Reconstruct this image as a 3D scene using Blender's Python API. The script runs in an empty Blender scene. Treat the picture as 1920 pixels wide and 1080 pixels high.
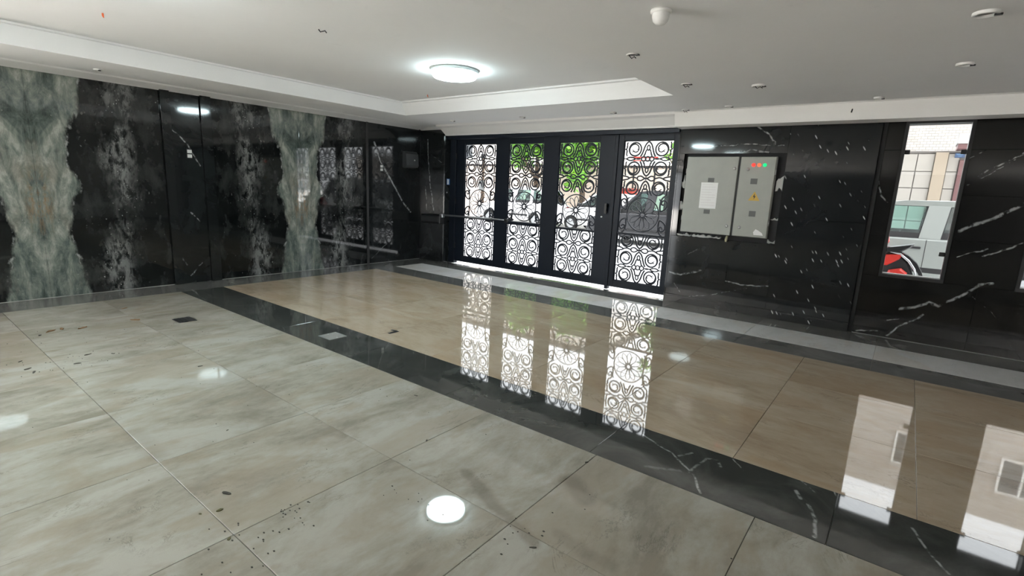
import bpy, math, random
from mathutils import Matrix, Vector
import numpy as np

random.seed(7)
scene = bpy.context.scene
COL = scene.collection
PI = math.pi

# ------------------------------------------------------------------ camera
F_PX = 951.0
YAW, PITCH, ROLL, CAM_H = math.radians(-37.4), math.radians(-11.148), math.radians(2.55), 1.5
_f = Vector((math.sin(YAW) * math.cos(PITCH), math.cos(YAW) * math.cos(PITCH), math.sin(PITCH)))
_r0 = Vector((math.cos(YAW), -math.sin(YAW), 0))
_u0 = _r0.cross(_f)
_r = _r0 * math.cos(ROLL) + _u0 * math.sin(ROLL)
_u = -_r0 * math.sin(ROLL) + _u0 * math.cos(ROLL)
cam_data = bpy.data.cameras.new('camera')
cam_data.sensor_width = 36.0
cam_data.lens = 36.0 * F_PX / 1920.0
cam_data.clip_start = 0.05
cam = bpy.data.objects.new('camera', cam_data)
COL.objects.link(cam)
cam.matrix_world = Matrix(((_r.x, _u.x, -_f.x, 0), (_r.y, _u.y, -_f.y, 0), (_r.z, _u.z, -_f.z, CAM_H), (0, 0, 0, 1)))
scene.camera = cam

# ------------------------------------------------------------------ world, exposure
SKY = 2.7
LAMP = 20.0
SUN = 38.0
world = bpy.data.worlds.new('overcast_sky')
scene.world = world
world.use_nodes = True
_bg = world.node_tree.nodes['Background']
_bg.inputs[0].default_value = (0.93, 0.97, 1.0, 1)
_bg.inputs[1].default_value = SKY
_sd = bpy.data.lights.new('sun', 'SUN')
_sd.energy = SUN
_sd.angle = math.radians(4)
_sd.color = (1.0, 0.96, 0.90)
sun = bpy.data.objects.new('sun', _sd)
COL.objects.link(sun)
sun.rotation_euler = Vector((0.30 * math.cos(math.radians(56)), 0.954 * math.cos(math.radians(56)), -math.sin(math.radians(56)))).to_track_quat('-Z', 'Y').to_euler()
scene.view_settings.view_transform = 'Standard'
scene.view_settings.look = 'None'
scene.view_settings.gamma = 1.0
scene.view_settings.use_curve_mapping = False
scene.view_settings.exposure = 1.12


# ------------------------------------------------------------------ mesh helpers
WM = {}


def wm(o):
    return WM.get(o.name, Matrix.Identity(4))


def link(o, parent=None, loc=(0, 0, 0)):
    COL.objects.link(o)
    o.location = loc
    if parent is not None:
        o.parent = parent
        o.matrix_parent_inverse = wm(parent).inverted()
    WM[o.name] = Matrix.Translation(Vector(loc))
    return o


class MB:
    def __init__(self):
        self.v, self.f, self.s = [], [], []

    def add(self, vs, fs, smooth=False):
        n = len(self.v)
        self.v += [tuple(p) for p in vs]
        self.f += [tuple(i + n for i in f) for f in fs]
        self.s += [smooth] * len(fs)
        return self

    def box(self, x0, x1, y0, y1, z0, z1):
        vs = [(x, y, z) for z in (z0, z1) for y in (y0, y1) for x in (x0, x1)]
        return self.add(vs, [(0, 2, 3, 1), (4, 5, 7, 6), (0, 1, 5, 4), (2, 6, 7, 3), (0, 4, 6, 2), (1, 3, 7, 5)])

    def bbox(self, x0, x1, y0, y1, z0, z1, b=0.005):
        # box with chamfered edges: intersected by three shrunken sections
        vs = []
        for sx in (0, 1):
            for sy in (0, 1):
                for sz in (0, 1):
                    X, Y, Z = (x0, x1)[sx], (y0, y1)[sy], (z0, z1)[sz]
                    dx, dy, dz = (b, -b)[sx], (b, -b)[sy], (b, -b)[sz]
                    vs += [(X, Y + dy, Z + dz), (X + dx, Y, Z + dz), (X + dx, Y + dy, Z)]
        i = lambda sx, sy, sz, k: (sx * 4 + sy * 2 + sz) * 3 + k
        fs = []
        fs.append([i(0, 0, 0, 0), i(0, 0, 1, 0), i(0, 1, 1, 0), i(0, 1, 0, 0)])
        fs.append([i(1, 0, 0, 0), i(1, 1, 0, 0), i(1, 1, 1, 0), i(1, 0, 1, 0)])
        fs.append([i(0, 0, 0, 1), i(1, 0, 0, 1), i(1, 0, 1, 1), i(0, 0, 1, 1)])
        fs.append([i(0, 1, 0, 1), i(0, 1, 1, 1), i(1, 1, 1, 1), i(1, 1, 0, 1)])
        fs.append([i(0, 0, 0, 2), i(0, 1, 0, 2), i(1, 1, 0, 2), i(1, 0, 0, 2)])
        fs.append([i(0, 0, 1, 2), i(1, 0, 1, 2), i(1, 1, 1, 2), i(0, 1, 1, 2)])
        for a in (0, 1):
            for c in (0, 1):
                fs.append([i(0, a, c, 1), i(1, a, c, 1), i(1, a, c, 2), i(0, a, c, 2)])
                fs.append([i(a, 0, c, 0), i(a, 1, c, 0), i(a, 1, c, 2), i(a, 0, c, 2)])
                fs.append([i(a, c, 0, 0), i(a, c, 1, 0), i(a, c, 1, 1), i(a, c, 0, 1)])
        for sx in (0, 1):
            for sy in (0, 1):
                for sz in (0, 1):
                    fs.append([i(sx, sy, sz, 0), i(sx, sy, sz, 1), i(sx, sy, sz, 2)])
        return self.add(vs, fs)

    def tube(self, pts, r, n=10, caps=True, smooth=True):
        pts = [Vector(p) for p in pts]
        rs = r if isinstance(r, (list, tuple)) else [r] * len(pts)
        rings = []
        prev = None
        for k, p in enumerate(pts):
            t = (pts[min(k + 1, len(pts) - 1)] - pts[max(k - 1, 0)]).normalized()
            a = prev if prev is not None else Vector((0, 0, 1))
            if abs(t.dot(a)) > 0.95:
                a = Vector((1, 0, 0)) if abs(t.x) < 0.9 else Vector((0, 1, 0))
            u = (a - t * a.dot(t)).normalized()
            prev = u
            w = t.cross(u)
            rings.append([p + (u * math.cos(2 * PI * j / n) + w * math.sin(2 * PI * j / n)) * rs[k] for j in range(n)])
        vs = [q for rg in rings for q in rg]
        fs = [(k * n + j, k * n + (j + 1) % n, (k + 1) * n + (j + 1) % n, (k + 1) * n + j) for k in range(len(pts) - 1) for j in range(n)]
        self.add(vs, fs, smooth)
        if caps:
            self.add(rings[0], [tuple(range(n))[::-1]])
            self.add(rings[-1], [tuple(range(n))])
        return self

    def lathe(self, c, axis, prof, n=32, smooth=True):
        # prof: (radius, offset along axis)
        c = Vector(c)
        ax = Vector(axis).normalized()
        a = Vector((0, 0, 1)) if abs(ax.z) < 0.9 else Vector((1, 0, 0))
        u = (a - ax * a.dot(ax)).normalized()
        w = ax.cross(u)
        vs = []
        for r, h in prof:
            for j in range(n):
                t = 2 * PI * j / n
                vs.append(c + ax * h + (u * math.cos(t) + w * math.sin(t)) * r)
        fs = [(k * n + j, k * n + (j + 1) % n, (k + 1) * n + (j + 1) % n, (k + 1) * n + j) for k in range(len(prof) - 1) for j in range(n)]
        return self.add(vs, fs, smooth)

    def prism(self, poly, y0, y1, plane='xz'):
        # polygon extruded along the third axis
        def P(a, b, c):
            return {'xz': (a, c, b), 'xy': (a, b, c), 'yz': (c, a, b)}[plane]
        n = len(poly)
        vs = [P(a, b, y0) for a, b in poly] + [P(a, b, y1) for a, b in poly]
        fs = [tuple(range(n))[::-1], tuple(range(n, 2 * n))] + [(k, (k + 1) % n, n + (k + 1) % n, n + k) for k in range(n)]
        return self.add(vs, fs)

    def ribbon(self, pts, w, d, closed=False):
        # flat bar bent along a path in the xz plane, width w, depth d along y
        n = len(pts)
        ws = w if isinstance(w, (list, tuple)) else [w] * n
        vs = []
        for k, (x, z) in enumerate(pts):
            a = pts[(k - 1) % n] if (closed or k > 0) else pts[k]
            b = pts[(k + 1) % n] if (closed or k < n - 1) else pts[k]
            tx, tz = b[0] - a[0], b[1] - a[1]
            l = math.hypot(tx, tz) or 1
            nx, nz = -tz / l * ws[k] / 2, tx / l * ws[k] / 2
            vs += [(x + nx, -d / 2, z + nz), (x - nx, -d / 2, z - nz), (x - nx, d / 2, z - nz), (x + nx, d / 2, z + nz)]
        fs = []
        m = n if closed else n - 1
        for k in range(m):
            a, b = k * 4, ((k + 1) % n) * 4
            for j in range(4):
                fs.append((a + j, a + (j + 1) % 4, b + (j + 1) % 4, b + j))
        if not closed:
            fs += [(0, 3, 2, 1), ((n - 1) * 4, (n - 1) * 4 + 1, (n - 1) * 4 + 2, (n - 1) * 4 + 3)]
        return self.add(vs, fs)

    def mesh(self, name, mat, origin=(0, 0, 0)):
        me = bpy.data.meshes.new(name)
        ox, oy, oz = origin
        me.from_pydata([(x - ox, y - oy, z - oz) for x, y, z in self.v], [], self.f)
        me.polygons.foreach_set('use_smooth', self.s)
        if mat is not None:
            me.materials.append(mat)
        me.update()
        import bmesh
        bm = bmesh.new()
        bm.from_mesh(me)
        bmesh.ops.remove_doubles(bm, verts=bm.verts, dist=1e-6)
        bmesh.ops.recalc_face_normals(bm, faces=bm.faces)
        bm.to_mesh(me)
        bm.free()
        return me

    def build(self, name, mat, parent=None, label=None, cat=None, group=None, kind=None):
        a = np.array(self.v)
        lo, hi = a.min(0), a.max(0)
        og = (float((lo[0] + hi[0]) / 2), float((lo[1] + hi[1]) / 2), float(lo[2]))
        me = self.mesh(name, mat, og)
        o = bpy.data.objects.new(name, me)
        link(o, parent, og)
        return tag(o, label, cat, group, kind)


def tag(o, label=None, cat=None, group=None, kind=None):
    for k, v in (('label', label), ('category', cat), ('group', group), ('kind', kind)):
        if v:
            o[k] = v
    return o


def thing(name, loc, label, cat, group=None, kind=None):
    o = bpy.data.objects.new(name, None)
    o.empty_display_size = 0.1
    link(o, None, loc)
    return tag(o, label, cat, group, kind)


def share(name, me, loc, parent, scale=None, rot=None):
    o = bpy.data.objects.new(name, me)
    link(o, parent, loc)
    if scale:
        o.scale = scale
    if rot:
        o.rotation_euler = rot
    return o


def copy_tree(o, parent=None):
    c = o.copy()
    COL.objects.link(c)
    if parent is not None:
        c.parent = parent
    for ch in [q for q in bpy.data.objects if q.parent == o]:
        copy_tree(ch, c)
    return c


# ------------------------------------------------------------------ material helpers
class NT:
    def __init__(self, name, rough=0.5, metal=0.0, spec=0.5):
        self.m = bpy.data.materials.new(name)
        self.m.use_nodes = True
        self.t = self.m.node_tree
        self.b = self.t.nodes['Principled BSDF']
        self.b.inputs['Roughness'].default_value = rough
        self.b.inputs['Metallic'].default_value = metal
        self.b.inputs['Specular IOR Level'].default_value = spec
        self._pos = None

    def n(self, typ, **kw):
        nd = self.t.nodes.new(typ)
        for k, v in kw.items():
            setattr(nd, k, v)
        return nd

    def put(self, sock, v):
        if isinstance(v, bpy.types.NodeSocket):
            self.t.links.new(v, sock)
        elif v is not None:
            if sock.type == 'RGBA' and len(v) == 3:
                v = (*v, 1)
            sock.default_value = v

    def pos(self):
        if self._pos is None:
            self._pos = self.n('ShaderNodeNewGeometry').outputs['Position']
        return self._pos

    def objc(self):
        return self.n('ShaderNodeTexCoord').outputs['Object']

    def rnd(self):
        return self.n('ShaderNodeObjectInfo').outputs['Random']

    def m1(self, op, a, b=None, c=None, clamp=False):
        nd = self.n('ShaderNodeMath', operation=op, use_clamp=clamp)
        for s, v in zip(nd.inputs, (a, b, c)):
            self.put(s, v)
        return nd.outputs[0]

    def v1(self, op, a, b=None, scale=None):
        nd = self.n('ShaderNodeVectorMath', operation=op)
        self.put(nd.inputs[0], a)
        if b is not None:
            self.put(nd.inputs[1], b)
        if scale is not None:
            self.put(nd.inputs['Scale'], scale)
        return nd.outputs['Value'] if op in ('LENGTH', 'DOT_PRODUCT', 'DISTANCE') else nd.outputs['Vector']

    def sep(self, v):
        nd = self.n('ShaderNodeSeparateXYZ')
        self.put(nd.inputs[0], v)
        return nd.outputs

    def comb(self, x, y, z):
        nd = self.n('ShaderNodeCombineXYZ')
        for s, v in zip(nd.inputs, (x, y, z)):
            self.put(s, v)
        return nd.outputs[0]

    def noise(self, vec, scale, detail=4, rough=0.55, color=False, dist=0.0):
        nd = self.n('ShaderNodeTexNoise')
        self.put(nd.inputs['Vector'], vec)
        nd.inputs['Scale'].default_value = scale
        nd.inputs['Detail'].default_value = detail
        nd.inputs['Roughness'].default_value = rough
        nd.inputs['Distortion'].default_value = dist
        return nd.outputs['Color'] if color else nd.outputs['Fac']

    def vor(self, vec, scale, feature='F1', out='Distance'):
        nd = self.n('ShaderNodeTexVoronoi', feature=feature)
        self.put(nd.inputs['Vector'], vec)
        nd.inputs['Scale'].default_value = scale
        return nd.outputs[out]

    def rot(self, vec, axis, ang):
        nd = self.n('ShaderNodeVectorRotate', rotation_type='AXIS_ANGLE')
        self.put(nd.inputs['Vector'], vec)
        nd.inputs['Axis'].default_value = axis
        nd.inputs['Angle'].default_value = ang
        return nd.outputs[0]

    def step(self, v, a, b, lo=0.0, hi=1.0):
        nd = self.n('ShaderNodeMapRange', interpolation_type='SMOOTHSTEP')
        for s, q in zip(nd.inputs[:5], (v, a, b, lo, hi)):
            self.put(s, q)
        return nd.outputs[0]

    def mix(self, f, a, b):
        nd = self.n('ShaderNodeMix', data_type='RGBA')
        self.put(nd.inputs[0], f)
        self.put(nd.inputs[6], a)
        self.put(nd.inputs[7], b)
        return nd.outputs[2]

    def ramp(self, f, stops):
        nd = self.n('ShaderNodeValToRGB')
        self.put(nd.inputs[0], f)
        e = nd.color_ramp.elements
        while len(e) < len(stops):
            e.new(0.5)
        for el, (p, c) in zip(e, stops):
            el.position = p
            el.color = (*c, 1) if len(c) == 3 else c
        return nd.outputs[0]

    def curve(self, f, pts):
        nd = self.n('ShaderNodeFloatCurve')
        self.put(nd.inputs['Value'], f)
        c = nd.mapping.curves[0]
        while len(c.points) < len(pts):
            c.points.new(0.5, 0.5)
        for p, (a, b) in zip(c.points, pts):
            p.location = (a, b)
        nd.mapping.update()
        return nd.outputs[0]

    def vein(self, P, A, B, w):
        # mask of a line of half-width w between two points
        pa = self.v1('SUBTRACT', P, A)
        ba = Vector(B) - Vector(A)
        h = self.m1('MULTIPLY', self.v1('DOT_PRODUCT', pa, tuple(ba)), 1.0 / ba.length_squared, clamp=True)
        q = self.v1('SUBTRACT', pa, self.v1('SCALE', tuple(ba), scale=h))
        return self.step(self.v1('LENGTH', q), w, w * 0.25)

    def veins(self, segs, warp=0.03, wscale=7.0, breakup=True):
        base = self.pos()
        d = self.v1('SUBTRACT', self.noise(base, wscale, 3, color=True), (0.5, 0.5, 0.5))
        P = self.v1('ADD', base, self.v1('SCALE', d, scale=warp))
        out = None
        for A, B, w, g in segs:
            s = self.m1('MULTIPLY', self.vein(P, A, B, w), g)
            out = s if out is None else self.m1('MAXIMUM', out, s)
        if breakup:
            out = self.m1('MULTIPLY', out, self.step(self.noise(base, 22, 3), 0.36, 0.58))
        return out

    def out(self, color=None, rough=None, bump=None, bstr=0.2, bdist=0.01):
        if color is not None:
            self.put(self.b.inputs['Base Color'], color)
        if rough is not None:
            self.put(self.b.inputs['Roughness'], rough)
        if bump is not None:
            nd = self.n('ShaderNodeBump')
            nd.inputs['Strength'].default_value = bstr
            nd.inputs['Distance'].default_value = bdist
            self.put(nd.inputs['Height'], bump)
            self.t.links.new(nd.outputs[0], self.b.inputs['Normal'])
        return self.m


MATS = {}


def plain(name, col, rough=0.5, metal=0.0, var=0.12, nscale=14.0, spec=0.5):
    if name in MATS:
        return MATS[name]
    t = NT(name, rough, metal, spec)
    f = t.noise(t.objc(), nscale, 4)
    a = tuple(c * (1 - var) for c in col)
    b = tuple(min(1, c * (1 + var)) for c in col)
    MATS[name] = t.out(t.mix(f, a, b))
    return MATS[name]


def glow(name, col, strength):
    t = NT(name, 0.4)
    t.b.inputs['Base Color'].default_value = (*col, 1)
    t.b.inputs['Emission Color'].default_value = (*col, 1)
    t.b.inputs['Emission Strength'].default_value = strength
    return t.m


def glass_mat(name, tint=(1, 1, 1), rough=0.0):
    # thin sheet: mostly clear, a little mirror
    m = bpy.data.materials.new(name)
    m.use_nodes = True
    t = m.node_tree
    t.nodes.clear()
    o = t.nodes.new('ShaderNodeOutputMaterial')
    mx = t.nodes.new('ShaderNodeMixShader')
    tr = t.nodes.new('ShaderNodeBsdfTransparent')
    tr.inputs[0].default_value = (*tint, 1)
    gl = t.nodes.new('ShaderNodeBsdfGlossy')
    gl.inputs['Roughness'].default_value = rough
    fr = t.nodes.new('ShaderNodeFresnel')
    fr.inputs[0].default_value = 1.45
    t.links.new(fr.outputs[0], mx.inputs[0])
    t.links.new(tr.outputs[0], mx.inputs[1])
    t.links.new(gl.outputs[0], mx.inputs[2])
    t.links.new(mx.outputs[0], o.inputs[0])
    return m


def stone_beige(name, c_lo, c_mid, c_hi, stretch=(1.45, 0.7, 1.0), stains=()):
    t = NT(name, 0.03)
    p = t.pos()
    r = t.rnd()
    off = t.comb(t.m1('MULTIPLY', r, 37.0), t.m1('MULTIPLY', r, 91.0), 0.0)
    v = t.v1('ADD', t.v1('MULTIPLY', p, stretch), off)
    big = t.noise(v, 1.5, 6, 0.62, dist=0.8)
    fine = t.noise(v, 9.0, 6, 0.7)
    f = t.m1('ADD', t.m1('MULTIPLY', big, 0.7), t.m1('MULTIPLY', fine, 0.3))
    col = t.ramp(f, [(0.38, c_lo), (0.48, c_mid), (0.58, c_hi)])
    # rusty patches along the bedding
    tan = t.step(t.noise(t.v1('ADD', v, (4.0, 9.0, 0)), 1.6, 5, 0.6, dist=0.6), 0.48, 0.62)
    col = t.mix(t.m1('MULTIPLY', tan, 0.5), col, (c_mid[0] * 0.90, c_mid[1] * 0.79, c_mid[2] * 0.68))
    # broken dark veins
    vn = t.noise(v, 2.1, 7, 0.72, dist=1.1)
    line = t.step(t.m1('ABSOLUTE', t.m1('SUBTRACT', vn, 0.5)), 0.016, 0.0)
    line = t.m1('MULTIPLY', line, t.step(t.noise(v, 3.3, 3), 0.5, 0.66))
    col = t.mix(t.m1('MULTIPLY', line, 0.45), col, tuple(c * 0.35 for c in c_lo))
    dirt = t.step(t.noise(p, 5.0, 6, 0.75), 0.55, 0.75)
    col = t.mix(t.m1('MULTIPLY', dirt, 0.22), col, (c_lo[0] * 0.6, c_lo[1] * 0.55, c_lo[2] * 0.5))
    spk = t.m1('MULTIPLY', t.step(t.noise(p, 70, 3, 0.7), 0.68, 0.75), t.step(t.noise(p, 2.0, 3), 0.45, 0.6))
    col = t.mix(t.m1('MULTIPLY', spk, 0.6), col, tuple(c * 0.3 for c in c_lo))
    grain = t.noise(p, 220, 2)
    col = t.mix(t.m1('MULTIPLY', grain, 0.20), col, tuple(c * 0.7 for c in c_mid))
    if stains:
        col = t.mix(t.m1('MULTIPLY', t.veins(stains, 0.06, 6.0, False), 0.55), col, (c_lo[0] * 0.55, c_lo[1] * 0.48, c_lo[2] * 0.42))
    col = t.mix(t.m1('MULTIPLY', r, 0.16), col, tuple(c * 0.72 for c in c_mid))
    rough = t.m1('ADD', 0.012, t.m1('MULTIPLY', t.noise(p, 3, 4), 0.035))
    return t.out(col, rough)


def black_marble(name, segs=(), base=(0.011, 0.012, 0.0125), cloud=0.35, rough=0.06, flecks=0.0, fleck_rot=0.0, vc=(0.36, 0.37, 0.37), plane='x', warp=0.05):
    t = NT(name, rough)
    p = t.pos()
    cl = t.noise(p, 2.3, 6, 0.65, dist=0.8)
    hi = tuple(c * (1 + 4.0 * cloud) for c in base)
    col = t.mix(t.step(cl, 0.42, 0.75), base, hi)
    if segs:
        col = t.mix(t.veins(segs, warp=warp), col, vc)
    if flecks:
        q = t.v1('MULTIPLY', t.rot(p, (0, 1, 0) if plane == 'x' else (1, 0, 0), fleck_rot), (28.0, 0.0, 6.8))
        f1 = t.vor(q, 1.0)
        rc = t.sep(t.vor(q, 1.0, out='Color'))[0]
        msk = t.m1('MULTIPLY', t.step(f1, 0.23, 0.10), t.step(rc, 0.46, 0.54))
        msk = t.m1('MULTIPLY', msk, t.step(t.noise(p, 2.4, 2), 0.36, 0.5))
        col = t.mix(t.m1('MULTIPLY', msk, flecks), col, vc)
    return t.out(col)


def book_marble(name, yc):
    # slabs opened like a book about the joint at y = yc
    t = NT(name, 0.04)
    s = t.sep(t.pos())
    d = t.m1('ABSOLUTE', t.m1('SUBTRACT', s[1], yc))
    z = s[2]
    v = t.comb(d, 0.0, t.m1('MULTIPLY', z, 0.5))
    w1 = t.m1('SUBTRACT', t.noise(v, 3.5, 6, 0.65), 0.5)
    w2 = t.m1('SUBTRACT', t.noise(t.v1('ADD', v, (5.2, 0, 1.1)), 14, 5, 0.7), 0.5)
    u = t.m1('ADD', d, t.m1('ADD', t.m1('MULTIPLY', w1, 0.24), t.m1('MULTIPLY', w2, 0.12)))
    zz = t.m1('MULTIPLY', z, 1 / 2.6)
    half = t.curve(zz, [(0, 0.38), (0.12, 0.31), (0.28, 0.24), (0.42, 0.27), (0.5, 0.38), (0.62, 0.29), (0.72, 0.31), (0.84, 0.43), (1.0, 0.46)])
    core = t.step(t.m1('SUBTRACT', u, half), 0.03, -0.03)
    # pale core: streaks, blotches and crystals
    cv = t.comb(d, 0.0, t.m1('MULTIPLY', z, 0.40))
    c1 = t.noise(cv, 9.0, 9, 0.72, dist=0.5)
    c2 = t.noise(t.v1('ADD', cv, (9, 0, 2)), 3.2, 6, 0.65, dist=0.8)
    cc = t.m1('ADD', t.m1('MULTIPLY', c1, 0.5), t.m1('MULTIPLY', c2, 0.5))
    pale = t.ramp(cc, [(0.38, (0.03, 0.042, 0.038)), (0.46, (0.10, 0.125, 0.112)), (0.53, (0.20, 0.22, 0.195)), (0.62, (0.40, 0.41, 0.36))])
    warm = t.step(t.noise(t.v1('ADD', cv, (2, 0, 7)), 4.0, 4), 0.5, 0.65)
    pale = t.mix(t.m1('MULTIPLY', warm, 0.35), pale, (0.19, 0.165, 0.13))
    rust = t.m1('MULTIPLY', t.step(d, 0.17, 0.03), t.m1('MULTIPLY', t.step(z, 0.6, 1.05), t.step(z, 1.65, 1.15)))
    rust = t.m1('MULTIPLY', rust, t.step(t.noise(cv, 14, 5, 0.7), 0.42, 0.6))
    pale = t.mix(t.m1('MULTIPLY', rust, 0.75), pale, (0.24, 0.15, 0.075))
    cry = t.m1('MULTIPLY', t.step(t.vor(t.comb(d, 0.0, t.m1('MULTIPLY', z, 0.7)), 26), 0.22, 0.06), t.step(t.noise(cv, 7, 3), 0.50, 0.62))
    pale = t.mix(t.m1('MULTIPLY', cry, 0.45), pale, (0.42, 0.43, 0.40))
    # dark field with a torn grey streak
    k1 = t.m1('ABSOLUTE', t.m1('SUBTRACT', u, t.curve(zz, [(0, 0.74), (0.25, 0.68), (0.45, 0.82), (0.7, 0.78), (1.0, 0.86)])))
    band = t.step(k1, 0.25, 0.03)
    tx = t.noise(t.comb(t.m1('MULTIPLY', d, 1.6), 0.0, t.m1('MULTIPLY', z, 0.75)), 7.0, 10, 0.74, dist=0.4)
    torn = t.m1('MULTIPLY', band, t.step(tx, 0.42, 0.58))
    gate = t.step(t.noise(t.comb(d, 0.0, t.m1('MULTIPLY', z, 0.6)), 2.6, 4), 0.38, 0.56)
    torn = t.m1('MULTIPLY', torn, gate)
    dark = t.mix(t.step(t.noise(v, 5, 7, 0.65), 0.42, 0.72), (0.005, 0.006, 0.006), (0.036, 0.038, 0.037))
    dark = t.mix(torn, dark, (0.19, 0.194, 0.189))
    fv = t.comb(t.m1('MULTIPLY', d, 1.5), 0.0, z)
    fw2 = t.v1('ADD', fv, t.v1('SCALE', t.noise(fv, 20, 2, color=True), scale=0.03))
    fl = t.step(t.vor(fw2, 24), 0.24, 0.08)
    rc = t.sep(t.vor(fw2, 24, out='Color'))[0]
    fm = t.m1('MULTIPLY', t.m1('MULTIPLY', fl, t.step(rc, 0.62, 0.75)), t.m1('ADD', t.m1('MULTIPLY', band, 0.8), t.m1('MULTIPLY', t.step(t.noise(v, 6, 3), 0.50, 0.62), 0.5), clamp=True))
    dark = t.mix(fm, dark, (0.40, 0.41, 0.40))
    edge = t.m1('MULTIPLY', t.step(t.m1('ABSOLUTE', t.m1('SUBTRACT', t.m1('SUBTRACT', u, half), 0.012)), 0.022, 0.0), t.step(t.noise(v, 16, 4), 0.5, 0.62))
    col = t.mix(core, dark, pale)
    col = t.mix(t.m1('MULTIPLY', edge, 0.7), col, (0.42, 0.43, 0.42))
    return t.out(col)


def plaster(name, col, rough=0.85):
    t = NT(name, rough)
    p = t.pos()
    c = t.mix(t.noise(p, 1.3, 5), tuple(q * 0.93 for q in col), col)
    c = t.mix(t.m1('MULTIPLY', t.step(t.noise(p, 6, 5, 0.7), 0.6, 0.75), 0.25), c, tuple(q * 0.82 for q in col))
    return t.out(c, bump=t.noise(p, 90, 3), bstr=0.08)


M_WHITE = plaster('ceiling_paint', (0.90, 0.90, 0.90))
M_FASCIA = plaster('fascia_paint', (0.86, 0.85, 0.83))
M_BACK = plaster('dark_backing', (0.035, 0.035, 0.037), 0.9)
M_WALLPAINT = plaster('grey_wall_paint', (0.55, 0.54, 0.53))
M_MORTAR = plaster('tile_grout', (0.20, 0.18, 0.145), 0.8)
M_BEIGE = stone_beige('beige_stone', (0.235, 0.213, 0.172), (0.330, 0.312, 0.265), (0.41, 0.398, 0.357),
    stains=[((-1.66, 1.84, 0), (-1.35, 1.71, 0), 0.05, 0.7), ((-1.35, 1.71, 0), (-1.05, 1.62, 0), 0.045, 0.7), ((-1.19, 2.15, 0), (-1.05, 2.05, 0), 0.085, 0.8), ((-1.02, 1.75, 0), (-0.75, 1.72, 0), 0.05, 0.4), ((-0.9, 1.45, 0), (-0.55, 1.55, 0), 0.05, 0.4), ((-3.4, 0.84, 0), (-3.0, 0.84, 0), 0.08, 0.3)])
M_TAN = stone_beige('tan_stone', (0.33, 0.255, 0.18), (0.42, 0.34, 0.25), (0.48, 0.40, 0.31), (0.6, 1.3, 1.0))
M_PALE = stone_beige('pale_grey_stone', (0.70, 0.70, 0.69), (0.78, 0.78, 0.775), (0.84, 0.84, 0.84))


def fseg(pts, w, g=1.0):
    return [((*a, 0), (*b, 0), w, g) for a, b in zip(pts, pts[1:])]


BAND_V = (fseg([(-1.123, 2.903), (-0.894, 2.801), (-0.718, 2.653), (-0.627, 2.502)], 0.010, 0.9)
          + fseg([(-0.75, 2.66), (-0.717, 2.88), (-0.66, 2.90), (-0.63, 2.842)], 0.012, 0.6)
          + fseg([(-0.95, 2.56), (-0.75, 2.66)], 0.018, 0.25)
          + fseg([(-0.85, 2.80), (-0.805, 2.89)], 0.012, 0.5) + fseg([(-0.617, 3.011), (-0.515, 2.894)], 0.007, 0.8)
          + fseg([(-0.268, 3.023), (-0.164, 2.915)], 0.006, 0.7) + fseg([(-0.094, 3.009), (-0.066, 2.94)], 0.006, 0.8)
          + fseg([(-0.251, 2.869), (-0.217, 2.806)], 0.014, 0.9) + fseg([(-0.181, 2.777), (-0.13, 2.655), (-0.123, 2.51)], 0.012, 0.9)
          + fseg([(0.236, 2.899), (0.31, 2.705), (0.36, 2.62)], 0.009, 0.9))
M_BAND = black_marble('black_floor_marble', BAND_V, base=(0.042, 0.044, 0.041), cloud=0.25, rough=0.035, warp=0.03)
M_BORDER = black_marble('grey_border_marble', (), base=(0.125, 0.124, 0.118), cloud=0.12, rough=0.05)


def fz(pts, w, g=1.0, y=7.105):
    return [((a[0], y, a[1]), (b[0], y, b[1]), w, g) for a, b in zip(pts, pts[1:])]


WALL2_V = (fz([(0.48, 1.82), (0.64, 1.94), (0.80, 2.07)], 0.014) + fz([(0.42, 1.74), (0.58, 1.84), (0.74, 1.99)], 0.008, 0.7)
           + fz([(0.44, 1.25), (0.56, 1.35), (0.67, 1.40), (0.90, 1.59)], 0.02) + fz([(0.46, 0.99), (0.68, 1.10)], 0.009)
           + fz([(0.66, 1.03), (0.80, 1.10), (0.95, 1.19)], 0.011) + fz([(0.40, 2.0), (0.52, 2.08)], 0.008, 0.6)
           + fz([(0.08, 0.36), (0.20, 0.40), (0.31, 0.46), (0.40, 0.44), (0.54, 0.57), (0.68, 0.72), (0.78, 0.755)], 0.019)
           + fz([(0.01, 0.03), (0.09, 0.15), (0.17, 0.21), (0.29, 0.33)], 0.013) + fz([(-0.05, 0.20), (0.12, 0.25)], 0.008, 0.7)
           + fz([(-0.345, 1.75), (-0.29, 1.60), (-0.21, 1.52)], 0.012, 0.8) + fz([(0.62, 0.62), (0.88, 0.40)], 0.005, 0.6)
           + fz([(-0.30, 0.02), (-0.10, 0.06)], 0.012, 0.8))
WALL1_V = (fz([(-1.668, 2.382), (-1.52, 2.29), (-1.45, 2.20), (-1.426, 2.159)], 0.012) + fz([(-2.6, 2.158), (-2.2, 2.15), (-1.768, 2.177), (-1.337, 2.151)], 0.009, 0.8)
           + fz([(-2.59, 0.417), (-2.42, 0.40), (-2.323, 0.439), (-2.145, 0.50)], 0.016) + fz([(-2.1, 0.44), (-1.9, 0.41), (-1.61, 0.386), (-1.289, 0.40)], 0.012, 0.8)
           + fz([(-2.275, 0.12), (-2.0, 0.18), (-1.539, 0.347)], 0.007, 0.6) + fz([(-2.5, 0.27), (-2.3, 0.05)], 0.007, 0.6)
           + fz([(-2.2, 0.80), (-2.35, 0.70)], 0.01, 0.4) + fz([(-2.0, 2.06), (-1.7, 2.10), (-1.5, 2.07)], 0.016, 0.5))
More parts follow.
